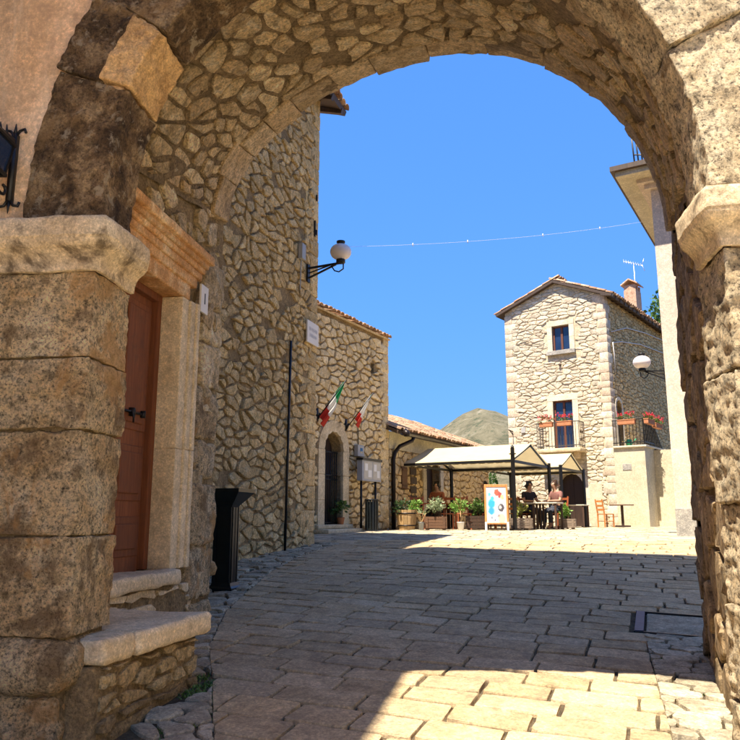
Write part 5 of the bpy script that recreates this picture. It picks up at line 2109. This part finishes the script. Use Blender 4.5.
    obj('landing_slab', v, f, K['dressed_pale'], b, False, True)
    v, f = block(BM, .30, .62, 3.18, 3.40, .05, .075, (1, 1, 1), .004)
    obj('vent_plate', v, f, K['plinth'], b, False, True)
    # stair flight falling away behind the block along its right side
    for k in range(9):
        mb = MB()
        mb.prism(rect(1.12, 1.95, 1.0, zb - .05 - k * .28), BM, -1.0 - (k + 1) * .30, -1.0 - k * .30)
        mb.build('stair_step', K['white_wall'], b, False, True)
    mb = MB()
    for z in (4.16, 4.98):
        mb.bar(BM(.02, z, .08), BM(1.12, z, .08), .03, .03)
        mb.bar(BM(1.14, z, .08), BM(1.14, z, -1.0), .03, .03)
        mb.bar(BM(1.14, z, -1.0), BM(1.16, z - 2.3, -3.5), .03, .03)
    for i in range(10):
        mb.tube([BM(.04 + 1.08 * i / 9, zb + .05, .08), BM(.04 + 1.08 * i / 9, 4.98, .08)], .011, 5)
    for i in range(30):
        y = .08 - i * .12
        dz = 0 if y > -1 else (y + 1) * .92
        mb.tube([BM(1.14, 4.0 + dz, y), BM(1.14, 4.98 + dz, y)], .014, 5)
    mb.build('landing_rail', K['iron'], b, False, True)
    # watering can on the landing
    p = BM(.52, zb + .07, -.15)
    o = thing('watering_can', 'green watering can on the landing of the cream stair block', 'watering can', p)
    lathe_smooth('can_body', [(.10, 0), (.10, .2), (.07, .24)], K['green_can'], o, seg=12)
    mb = MB()
    mb.tube([(.08, 0, .06), (.2, 0, .2), (.26, 0, .26)], [.02, .014, .024], 6).tube([(-.06, 0, .22), (-.12, 0, .28), (-.15, 0, .2), (-.1, 0, .08)], .012, 6)
    mb.build('spout', K['green_can'], o, True)
    # flower boxes
    ra = math.atan2(M0.t.y, M0.t.x)
    p = M0(W - 2.28, 4.86, .66)
    geranium_box('flower_box', 'terracotta box of red geraniums at the left of the balcony rail', p, ra, .52, seed=1)
    p = M0(W - 1.55, 4.86, .66)
    geranium_box('flower_box', 'terracotta box of red geraniums at the right of the balcony rail', p, ra, .56, seed=2)
    p = BM(.58, 4.80, .18)
    geranium_box('flower_box', 'box of red geraniums on the landing rail in front of the arched window', p, ra, .62, seed=3)
    rb = math.atan2(.8, .6)
    p = BM(1.25, 4.80, -.28)
    geranium_box('flower_box', 'nearer box of red geraniums on the side rail of the landing', p, rb, .8, seed=4)
    p = BM(1.25, 4.74, -1.22)
    geranium_box('flower_box', 'farther box of red geraniums on the side rail of the landing', p, rb, .8, seed=5)


make_gable_house()


# ------------------------------------------------------------------ pale house on the right
def make_pale_house():
    C = Vector((6.72, 16.55))
    T = Vector((.86, -.51))
    M = frame((C.x, C.y), (C.x + T.x, C.y + T.y))
    Wd = 7.5
    t = thing('pale_house', 'pale pink rendered house with a boxed cornice beyond the right pier', 'house', M(1, 1.1))
    zt = 9.5
    A = M.n * -1
    mb = MB()
    mb.prism(rect(0, Wd, .8, zt), M, -7.0, 0)
    mb.build('wall', K['pink_wall'], t, False, True)
    v, f = block(M, -.015, Wd, .8, 1.72, -.3, .02, (2, 2, 1), .006)
    obj('plinth', v, f, K['plinth'], t, False, True)
    # cornice: soffit board, mouldings and gutter edge
    for z0, z1, o_, m in ((9.22, 9.34, .12, 'pink_wall'), (9.34, 9.44, .26, 'pink_wall'), (9.44, 9.56, .66, 'white_wall'), (9.56, 9.68, .76, 'eave_wood')):
        mb = MB()
        mb.prism(rect(-o_, Wd, z0, z1), M, -7.0 - o_, o_)
        mb.build('cornice' if m != 'eave_wood' else 'roof_edge', K[m], t, False, True)
    mb = MB()
    for i in range(5): mb.tube([M(-.22 + i * .09, 9.66, .55), M(-.26 + i * .09, 10.62 - .13 * i, .55)], .018, 6)
    mb.bar(M(-.24, 9.95, .55), M(.16, 9.85, .55), .025, .025)
    mb.build('roof_rail', K['rail'], t, True, True)
    mb = MB()
    mb.tube([M(.62, 1.0, .09), M(.62, 9.0, .09)], .055, 10)
    pp = mb.build('rain_pipe', K['brown_pipe'], t, True, True)
    for z in (2.4, 4.6, 6.8):
        mb = MB()
        mb.box(M(.62, z, .07), (.15, .1, .05), math.atan2(T.y, T.x))
        mb.build('pipe_clip', K['iron'], pp, False, True)
    MA = frame((C.x + .51 * 6, C.y + .86 * 6), (C.x, C.y))
    wall_lamp('white globe lamp on a black bracket on the corner of the pale right house', MA, 5.92, 4.72, .50, .0, .40)


make_pale_house()


def make_wire():
    a, b = Vector((-.6, 13.4, 6.6)), Vector((6.4, 16.4, 8.35))
    mb = MB()
    pts = []
    for i in range(25):
        q = i / 24
        p = a.lerp(b, q)
        p.z -= .25 * 4 * q * (1 - q) * .5
        pts.append(p)
    mb.tube(pts, .0025, 5)
    o = thing('overhead_wire', 'thin wire with small fittings slung across the street against the sky', 'wire', tuple(a))
    mb.build('wire', K['cable'], o, True, True)
    for i in (5, 9, 15, 20):
        lathe_smooth('fitting', [(.01, -.03), (.010, -.01), (.010, .01), (.01, .03)], K['white_paint'], o, tuple(pts[i]), 8, True)


make_wire()


def make_background():
    rnd = random.Random(91)
    # wall and fence closing the square between the restaurant and the gable house
    M = frame((3.6, 29.8), (6.6, 29.6))
    t = thing('boundary_wall', 'low rendered boundary wall between the restaurant and the gable house', 'wall', M(1, 1.19))
    v, f = block(M, -.5, 3.2, 1.0, 2.55, -.3, 0, (6, 3, 1), .03, .01, 3)
    obj('wall', v, f, K['mortar_pale'], t, True, True)
    v, f = block(M, -.55, 3.25, 2.55, 2.68, -.36, .06, (4, 1, 1), .02)
    obj('coping', v, f, K['plinth'], t, True, True)
    t = thing('garden_bush', 'round green bush behind the low boundary wall', 'bush', (5.0, 30.6, 1.2))
    mb = MB()
    leaves_mesh(mb, (0, 0, 1.5), .55, 700, .13, rnd)
    mb.build('foliage', K['leaf'], t)
    mb = MB()
    for k in range(5):
        a = k * 1.3
        mb.tube([(0, 0, 0), (.05 * math.cos(a), .05 * math.sin(a), .6), (.3 * math.cos(a), .3 * math.sin(a), 1.4)], [.035, .025, .01], 6)
    mb.build('stem', K['dark_wood'], t, True)
    # tree above the eaves behind the gable house
    t = thing('roadside_tree', 'green tree showing above the side eaves of the gable house', 'tree', (19.2, 46.0, 1.0))
    mb = MB()
    mb.tube([(0, 0, 0), (.1, .05, 4), (-.1, .1, 8), (0, 0, 12)], [.3, .25, .18, .08], 8)
    for k in range(9):
        a = k * 2.4
        mb.tube([(0, 0, 6 + k * .6), (.8 * math.cos(a), .8 * math.sin(a), 8 + k * .6), (1.9 * math.cos(a), 1.9 * math.sin(a), 9 + k * .65)], [.1, .06, .02], 6)
    mb.build('trunk', K['dark_wood'], t, True)
    mb = MB()
    for k in range(26):
        a, r = rnd.uniform(0, 6.28), rnd.uniform(.3, 2.3)
        leaves_mesh(mb, (r * math.cos(a), r * math.sin(a), rnd.uniform(8.5, 14.6 - r * .7)), .8, 130, .26, rnd)
    mb.build('crown', K['leaf'], t)


make_background()

# ------------------------------------------------------------------ awnings
AX, AY = Vector((.86, -.51)).normalized(), Vector((.51, .86)).normalized()


def awning(label, Rr, length, half, zr, ze, posts, sag=.05):
    zg = gz(0, 21)
    t = thing('awning', label, 'awning', (Rr[0], Rr[1], zg), 0, 'cream awnings over the restaurant tables')
    Rr = Vector(Rr)

    def P(a, b, z): return (Rr.x - AX.x * a + AY.x * b, Rr.y - AX.y * a + AY.y * b, z)
    for s, nm in ((-1, 'front_slope'), (1, 'rear_slope')):
        vs, fs = [], []
        na, nb = 26, 12
        for i in range(na + 1):
            for j in range(nb + 1):
                q, e = j / nb, i / na
                z = zr + (ze - zr) * q - sag * math.sin(math.pi * q) * (.4 + .6 * abs(math.sin(math.pi * e * 3))) + .015 * math.sin(e * 41 + s) * q
                vs.append(P(length * e, s * half * q, z))
            # valance
            vs.append(P(length * i / na, s * (half + .015), ze - .10 - (.03 if i % 2 else 0)))
        m = nb + 2
        for i in range(na):
            for j in range(nb + 1):
                a = i * m + j
                fs.append((a, a + 1, a + m + 1, a + m))
        obj(nm, vs, fs, K['canvas'], t, True, True)
    zb = ze - .06
    for nm, pts in (('frame_beam', [(P(0, -half, zb), P(length, -half, zb))]), ('frame_beam', [(P(0, half, zb), P(length, half, zb))]),
                    ('frame_beam', [(P(0.03, -half, zb), P(0.03, half, zb))]), ('frame_beam', [(P(length - .03, -half, zb), P(length - .03, half, zb))]),
                    ('ridge_beam', [(P(0, 0, zr - .06), P(length, 0, zr - .06))])):
        mb = MB()
        for p, q in pts: mb.bar(p, q, .05, .07)
        mb.build(nm, K['iron'], t, False, True)
    for e in (0.03, length - .03):
        for s in (-1, 1):
            mb = MB()
            mb.bar(P(e, s * half, zb), P(e, 0, zr - .05), .035, .045)
            mb.build('rafter', K['iron'], t, False, True)
    for a, b, top in posts:
        mb = MB()
        x, y, _ = P(a, b, 0)
        mb.box((x, y, (top + gz(x, y)) / 2), (.075, .075, top - gz(x, y) + .04), .5)
        mb.box((x, y, gz(x, y) + .01), (.22, .22, .04), .5)
        if top > ze + .1: mb.box((x, y, top - .14), (.13, .13, .03), .5).lathe([(.03, 0), (.05, .04), (.02, .1)], (x, y, top), 8)
        mb.build('post', K['iron'], t, False, True)


awning('large cream awning on black posts in front of the restaurant', (4.57, 21.0), 3.25, 1.56, 3.58, 3.06,
       [(0, -1.56, 3.32), (0, 1.56, 3.10), (3.2, 1.56, 3.10)])
awning('smaller cream awning in front of the arched door of the gable house', (6.72, 24.75), 2.7, 1.35, 3.62, 3.12,
       [(0, 1.35, 3.14), (0, -1.35, 3.14), (2.65, 1.35, 3.14)])

# ------------------------------------------------------------------ furniture
def make_chair(mat, label, loc, rz, group):
    t = thing('chair', label, 'chair', loc, rz, group)
    v, f = block(lambda a, b, h: Vector((a, h, b)), -.2, .2, .42, .45, -.2, .2, (1, 1, 1), .012)
    obj('seat', v, f, mat, t)
    for sx in (-1, 1):
        mb = MB()
        mb.bar((sx * .18, .18, 0), (sx * .18, .18, .43), .036, .036)
        mb.build('leg', mat, t)
        mb = MB()
        mb.bar((sx * .18, -.18, 0), (sx * .18, -.18, .45), .036, .036).bar((sx * .18, -.18, .45), (sx * .18, -.25, .93), .034, .034)
        mb.build('leg', mat, t)
        mb = MB()
        mb.bar((sx * .18, -.18, .2), (sx * .18, .18, .2), .02, .022)
        mb.build('stretcher', mat, t)
    for z, y in ((.58, -.2), (.71, -.218), (.86, -.24)):
        mb = MB()
        mb.box((0, y, z), (.34, .018, .065))
        mb.build('back_slat', mat, t)
    return t


def make_table(mat, legmat, label, loc, rz, w, d, h=.74, group='restaurant tables', ped=False):
    t = thing('table', label, 'table', loc, rz, group)
    v, f = block(lambda a, b, hh: Vector((a, hh, b)), -w / 2, w / 2, h - .035, h, -d / 2, d / 2, (1, 1, 1), .01)
    obj('table_top', v, f, mat, t)
    if ped:
        mb = MB()
        mb.box((0, 0, h / 2), (.09, .09, h - .05)).box((0, 0, .03), (.5, .07, .06)).box((0, 0, .03), (.07, .5, .055))
        mb.build('pedestal', legmat, t)
    else:
        for sx in (-1, 1):
            for sy in (-1, 1):
                mb = MB()
                mb.box((sx * (w / 2 - .05), sy * (d / 2 - .05), (h - .03) / 2), (.05, .05, h - .03))
                mb.build('leg', legmat, t)
    return t


def G(x, y): return (x, y, gz(x, y))


cg = 'wooden restaurant chairs'
make_chair(K['orange_wood'], 'orange wooden chair beside the small table at the cream stair block', G(7.98, 25.55), R(-70), cg)
make_table(K['brown_wood'], K['dark_wood'], 'small dark table against the cream stair block', G(8.62, 25.75), R(-20), .78, .6, .76, ped=True)
make_chair(K['orange_wood'], 'orange wooden chair just behind the advertising board', G(3.72, 21.2), R(170), cg)
make_chair(K['orange_wood'], 'orange wooden chair with its back to the tall awning post', G(4.05, 21.9), R(150), cg)
make_chair(K['chair_wood'], 'dark red wooden chair between the white pot and the dark planter', G(2.62, 21.2), R(185), cg)
make_chair(K['chair_wood'], 'dark red wooden chair behind the planter with the silvery shrub', G(2.25, 21.6), R(160), cg)
make_chair(K['chair_wood'], 'dark red wooden chair behind the barrel planter by the downpipe', G(1.35, 21.4), R(180), cg)
make_table(K['chair_wood'], K['dark_wood'], 'dark red table behind the white potted tree', G(2.45, 22.0), R(-30), .8, .8)
make_table(K['table_top'], K['dark_wood'], 'pale topped table beside the tall awning post', G(4.55, 21.55), R(-30), .75, .7)
make_table(K['table_top'], K['dark_wood'], 'pale topped table in front of the person in pink', G(4.98, 21.1), R(-30), .72, .7)
make_table(K['table_top'], K['dark_wood'], 'pale topped table in front of the arched door', G(6.85, 25.0), R(-30), .7, .7)
make_table(K['chair_wood'], K['dark_wood'], 'dark red table in front of the person at the restaurant door', G(1.9, 21.9), R(-30), .7, .7)


# ------------------------------------------------------------------ planters and pots
def shrub(t, c, rad, n, size, mat, seed, squash=.9, stem=True):
    rnd = random.Random(seed)
    mb = MB()
    leaves_mesh(mb, c, rad, n, size, rnd, squash)
    mb.build('foliage', mat, t)
    if stem:
        mb = MB()
        for k in range(6):
            a = k * 1.05 + seed
            mb.tube([(c[0] * .3, c[1] * .3, c[2] - rad * 1.1), (c[0] + .3 * rad * math.cos(a), c[1] + .3 * rad * math.sin(a), c[2] - rad * .2), (c[0] + .7 * rad * math.cos(a), c[1] + .7 * rad * math.sin(a), c[2] + rad * .4)], [.014, .01, .004], 5)
        mb.build('stem', K['dark_wood'], t, True)


def planter(label, x, y, w, d, h, mat, rz, shrub_args):
    t = thing('wooden_planter', label, 'planter', G(x, y), rz, 'wooden planters along the terrace')
    for k in range(4):
        z0, z1 = .05 + (h - .05) * k / 4, .05 + (h - .05) * (k + 1) / 4 - .008
        for nm, a0, a1, b0, b1 in (('board', -w / 2, w / 2, -d / 2, -d / 2 + .025), ('board', -w / 2, w / 2, d / 2 - .025, d / 2),
                                   ('end_board', -w / 2, -w / 2 + .025, -d / 2 + .026, d / 2 - .026), ('end_board', w / 2 - .025, w / 2, -d / 2 + .026, d / 2 - .026)):
            mb = MB()
            mb.box(((a0 + a1) / 2, (b0 + b1) / 2, (z0 + z1) / 2), (a1 - a0, b1 - b0, z1 - z0))
            mb.build(nm, mat, t)
    mb = MB()
    mb.box((0, 0, h - .06), (w - .06, d - .06, .02))
    mb.build('soil', K['ground'], t)
    for sx in (-1, 1):
        mb = MB()
        mb.box((sx * (w / 2 - .07), -d / 2 - .012, h / 2 + .02), (.06, .02, h - .06)).box((sx * (w / 2 - .08), 0, .025), (.08, d * .8, .05))
        mb.build('corner_batten', mat, t)
    shrub(t, *shrub_args)
    return t


planter('brown wooden planter with a silvery green shrub', 1.76, 20.2, .60, .36, .36, K['brown_wood'], R(-8), ((0, 0, .60), .23, 420, .085, K['leaf_silver'], 1))
planter('dark wooden planter with a green shrub left of the advertising board', 2.88, 20.25, .62, .36, .38, K['dark_wood'], R(-8), ((.06, 0, .62), .22, 420, .08, K['leaf'], 2))
planter('grey wooden planter with a yellowish shrub right of the advertising board', 3.98, 20.15, .62, .36, .32, K['grey_wood'], R(12), ((.02, 0, .56), .19, 240, .085, K['leaf_yellow'], 3))
planter('small grey planter with a leafy plant in front of the arched door', 5.62, 21.5, .46, .34, .30, K['grey_wood'], R(-20), ((-.04, 0, .50), .19, 260, .09, K['leaf_bright'], 4))


def make_pots():
    # half barrel built of staves
    t = thing('barrel_planter', 'big half barrel planter of pale staves beside the black downpipe', 'planter', G(.99, 20.35))
    n = 16
    for k in range(n):
        a0, a1 = 2 * math.pi * k / n + .015, 2 * math.pi * (k + 1) / n - .015
        vs = []
        for z, r in ((0, .21), (.17, .245), (.34, .268), (.53, .28)):
            for a in (a0, a1): vs.append((r * math.cos(a), r * math.sin(a), z))
            for a in (a1, a0): vs.append(((r - .025) * math.cos(a), (r - .025) * math.sin(a), z))
        fs = []
        for i in range(3):
            b = i * 4
            for q in range(4): fs.append((b + q, b + (q + 1) % 4, b + 4 + (q + 1) % 4, b + 4 + q))
        fs += [(3, 2, 1, 0), (12, 13, 14, 15)]
        obj('stave', vs, fs, K['barrel_wood'], t)
    for z, r in ((.10, .236), (.42, .277)):
        lathe_smooth('hoop', [(r, z), (r + .006, z), (r + .008, z + .035), (r, z + .035)], K['gutter'], t, seg=24)
    lathe_smooth('soil', [(.2, .46), (.25, .47), (.05, .48)], K['ground'], t, seg=16)
    shrub(t, (-.12, 0, .62), .24, 300, .08, K['leaf_dark'], 7)
    mb = MB()
    leaves_mesh(mb, (.16, -.05, .64), .2, 300, .075, random.Random(8))
    mb.build('foliage', K['leaf_bright'], t)
    # grey bucket with dry stems
    t = thing('grey_bucket', 'small grey metal bucket with dry twigs beside the barrel', 'bucket', G(1.36, 20.05))
    lathe_smooth('bucket', [(.06, 0), (.085, .2), (.095, .21), (.08, .19), (.07, .12)], K['pot_grey'], t, seg=14)
    mb = MB()
    rnd = random.Random(9)
    for k in range(16):
        a, l = rnd.uniform(0, 6.28), rnd.uniform(.2, .42)
        mb.tube([(0, 0, .15), (.06 * math.cos(a), .06 * math.sin(a), .15 + l * .6), (.14 * math.cos(a), .14 * math.sin(a), .15 + l)], [.006, .005, .003], 4)
    mb.build('twigs', K['barrel_wood'], t)
    mb = MB()
    leaves_mesh(mb, (0, 0, .42), .13, 60, .05, rnd)
    mb.build('foliage', K['leaf_silver'], t)
    # potted tree
    t = thing('potted_tree', 'small bright green tree in a white pot', 'potted tree', G(2.40, 20.0))
    lathe_smooth('pot', [(.07, 0), (.10, .20), (.11, .215), (.09, .20), (.08, .12)], K['pot_white'], t, seg=16)
    mb = MB()
    mb.tube([(0, 0, .12), (.01, 0, .3), (-.005, 0, .52)], [.016, .013, .010], 7)
    for k in range(7):
        a = k * .95
        mb.tube([(0, 0, .42 + .02 * k), (.09 * math.cos(a), .09 * math.sin(a), .55 + .03 * k), (.16 * math.cos(a), .16 * math.sin(a), .66 + .03 * k)], [.008, .006, .003], 5)
    mb.build('trunk', K['barrel_wood'], t, True)
    mb = MB()
    leaves_mesh(mb, (0, 0, .66), .20, 480, .075, random.Random(10), 1.05)
    mb.build('crown', K['leaf_bright'], t)


make_pots()


def make_board():
    t = thing('advertising_board', 'orange wooden A-frame advertising board with a blue and red poster', 'advertising board', G(3.28, 19.55), R(-8))
    h, w, sp = 1.18, .60, .26
    m, nt, bs = _nodes('ice_cream_poster_print')
    tc = nt.nodes.new('ShaderNodeTexCoord')
    sep = nt.nodes.new('ShaderNodeSeparateXYZ')
    nt.links.new(tc.outputs['Object'], sep.inputs[0])
    x, z = sep.outputs[0], sep.outputs[2]

    def blob(cx, cz, r, edge, warp=.09, sc=14):
        dx = mnode(nt, 'SUBTRACT', x, cx)
        dz = mnode(nt, 'SUBTRACT', z, cz)
        d = mnode(nt, 'SQRT', mnode(nt, 'ADD', mnode(nt, 'MULTIPLY', dx, dx), mnode(nt, 'MULTIPLY', mnode(nt, 'MULTIPLY', dz, dz), .55)))
        nn = noise_n(nt, tc.outputs['Object'], sc, 3)
        d = mnode(nt, 'ADD', d, mnode(nt, 'MULTIPLY', mnode(nt, 'SUBTRACT', nn, .5), warp * 2))
        return mnode(nt, 'SUBTRACT', 1.0, ramp_f(nt, d, r - edge, r + edge))
    col = mix(nt, blob(-.13, .62, .20, .06), (.74, .74, .74), (.36, .62, .85))
    for cx, cz, r, c in ((-.12, .68, .085, (.02, .30, .75)), (-.1, .82, .045, (.05, .40, .80)), (-.13, .50, .075, (.03, .26, .70)), (-.17, .92, .04, (.10, .45, .82)),
                         (.02, .97, .07, (.68, .08, .04)), (.10, .9, .06, (.30, .05, .04)), (.16, .84, .05, (.70, .50, .20)), (.12, .58, .08, (.05, .04, .05)),
                         (.10, .59, .028, (.72, .66, .55)), (.13, .30, .10, (.75, .52, .30)), (-.12, .32, .02, (.1, .1, .12)), (-.04, .26, .025, (.15, .15, .2)), (.05, .38, .03, (.2, .16, .16))):
        col = mix(nt, blob(cx, cz, r, .015, .035, 30), col, c)
    nt.links.new(col, bs.inputs['Base Color'])
    bs.inputs['Roughness'].default_value = .5
    for s, nm in ((-1, 'front_panel'), (1, 'rear_panel')):
        Mp = lambda a, b, hh, s=s: Vector((a, s * (sp * (1 - b / h)) + s * hh, b))
        mb = MB()
        for a0, a1, b0, b1 in ((-w / 2, -w / 2 + .05, .22, h), (w / 2 - .05, w / 2, .22, h), (-w / 2 + .051, w / 2 - .051, h - .07, h - .002), (-w / 2 + .051, w / 2 - .051, .16, .20)):
            v, f = block(Mp, a0, a1, b0, b1, 0, .03, (1, 1, 1), .005)
            mb.add(v, f)
        fr = mb.build(nm, K['orange_wood'], t)
        mb = MB()
        for a0 in (-w / 2, w / 2 - .05):
            v, f = block(Mp, a0, a0 + .05, 0, .219, 0, .03, (1, 1, 1), .005)
            mb.add(v, f)
        mb.build('foot', K['pot_white'], fr)
        v, f = block(Mp, -w / 2 + .05, w / 2 - .05, .2, h - .07, .006, .014, (1, 1, 1), .002)
        obj('poster', v, f, m, fr)


make_board()


# ------------------------------------------------------------------ seated people
def skin_obj(name, verts, edges, radii, mat, parent, sub=1):
    me = bpy.data.meshes.new(name)
    me.from_pydata([tuple(v) for v in verts], edges, [])
    me.materials.append(mat)
    o = bpy.data.objects.new(name, me)
    COL.objects.link(o)
    o.parent = parent
    md = o.modifiers.new('skin', 'SKIN')
    md.use_smooth_shade = True
    for i, sv in enumerate(me.skin_vertices[0].data):
        r = radii[i]
        sv.radius = r if isinstance(r, tuple) else (r, r)
        sv.use_root = (i == 0)
    s = o.modifiers.new('sub', 'SUBSURF')
    s.levels = s.render_levels = sub
    return o


def person(label, loc, rz, shirt, hair, lean=.0, reach=.34):
    t = thing('person', label, 'person', loc, rz, 'people seated at the restaurant tables')
    V, E, Rr = [], [], []

    def add(p, r, link=None):
        V.append(p)
        Rr.append(r)
        if link is not None: E.append((link, len(V) - 1))
        return len(V) - 1
    pel = add((0, 0, .55), .135)
    sp_ = add((0, -.03 + lean * .3, .76), .12, pel)
    ch = add((0, -.03 + lean * .7, .97), (.15, .11), sp_)
    ne = add((0, lean * .9, 1.10), .055, ch)
    h0 = add((0, .015 + lean, 1.17), .07, ne)
    h1 = add((0, .02 + lean, 1.255), (.082, .098), h0)
    h2 = add((0, .0 + lean, 1.34), .066, h1)
    add((0, .125 + lean, 1.245), .016, h1)          # nose
    for s in (-1, 1):
        sh = add((s * .17, -.03 + lean * .8, 1.03), .06, ch)
        el = add((s * .23, .08 + lean * .5, .80), .045, sh)
        wr = add((s * .13, reach, .80), .03, el)
        pa = add((s * .11, reach + .06, .795), .03, wr)
        for k in range(4):
            f1 = add((s * (.135 - .017 * k), reach + .11, .795), .0085, pa)
            add((s * (.13 - .017 * k), reach + .145 - .008 * abs(k - 1.5), .785), .0075, f1)
        th = add((s * .08, reach + .07, .80), .0095, pa)
        add((s * .065, reach + .10, .795), .008, th)
        hp = add((s * .09, .04, .53), .10, pel)
        kn = add((s * .12, .42, .52), .07, hp)
        an = add((s * .12, .40, .09), .045, kn)
        add((s * .12, .53, .04), .035, an)
    skin_obj('body', V, E, Rr, K['skin'], t)
    # clothing
    V2 = [(0, 0, .56), V[1], V[2], (0, lean * .85, 1.06)]
    R2 = [.148, .135, (.165, .125), .075]
    E2 = [(0, 1), (1, 2), (2, 3)]
    for s in (-1, 1):
        k = len(V2)
        V2 += [(s * .175, -.03 + lean * .8, 1.03), (s * .22, .05 + lean * .5, .86)]
        R2 += [.072, .06]
        E2 += [(2, k), (k, k + 1)]
    skin_obj('shirt', V2, E2, R2, shirt, t)
    V3, R3, E3 = [(0, 0, .54)], [.145], []
    for s in (-1, 1):
        k = len(V3)
        V3 += [(s * .09, .04, .53), (s * .12, .42, .525), (s * .12, .40, .14)]
        R3 += [.11, .082, .058]
        E3 += [(0, k), (k, k + 1), (k + 1, k + 2)]
    skin_obj('trousers', V3, E3, R3, K['trousers'], t)
    V4 = [(0, -.035 + lean, 1.285), (0, .03 + lean, 1.335), (0, -.07 + lean, 1.21), (0, -.065 + lean, 1.15)]
    skin_obj('hair', V4, [(0, 1), (0, 2), (2, 3)], [(.088, .082), (.06, .04), (.08, .055), (.055, .035)], hair, t)
    mb = MB()
    for s in (-1, 1):
        mb.lathe([(.004, -.008), (.011, -.004), (.011, .004), (.004, .008)], (s * .034, .108 + lean, 1.268), 8)
    mb.build('eyes', K['black_paint'], t)
    return t


def seat_person(label, x, y, rz, shirt, hair, lean, chair_label, cm):
    person(label, G(x, y), rz, shirt, hair, lean)
    make_chair(cm, chair_label, G(x - math.sin(-rz) * .0, y), rz, cg)


seat_person('person in a rust coloured top sitting by the restaurant door', 2.02, 22.55, R(150), K['shirt_rust'], K['hair'], .02, 'chair under the person in the rust coloured top', K['chair_wood'])
seat_person('person with dark hair in a white shirt behind the dark planter', 3.45, 22.3, R(100), K['shirt_white'], K['hair'], .03, 'chair under the person in the white shirt', K['chair_wood'])
seat_person('person in a dark top with dark hair at the pale topped table', 4.72, 22.35, R(200), K['shirt_dark'], K['hair'], .05, 'chair under the person in the dark top', K['chair_wood'])
seat_person('person in a pink top facing the pale tables under the awning', 5.45, 21.85, R(120), K['shirt_pink'], K['hair_brown'], .08, 'chair under the person in the pink top', K['chair_wood'])
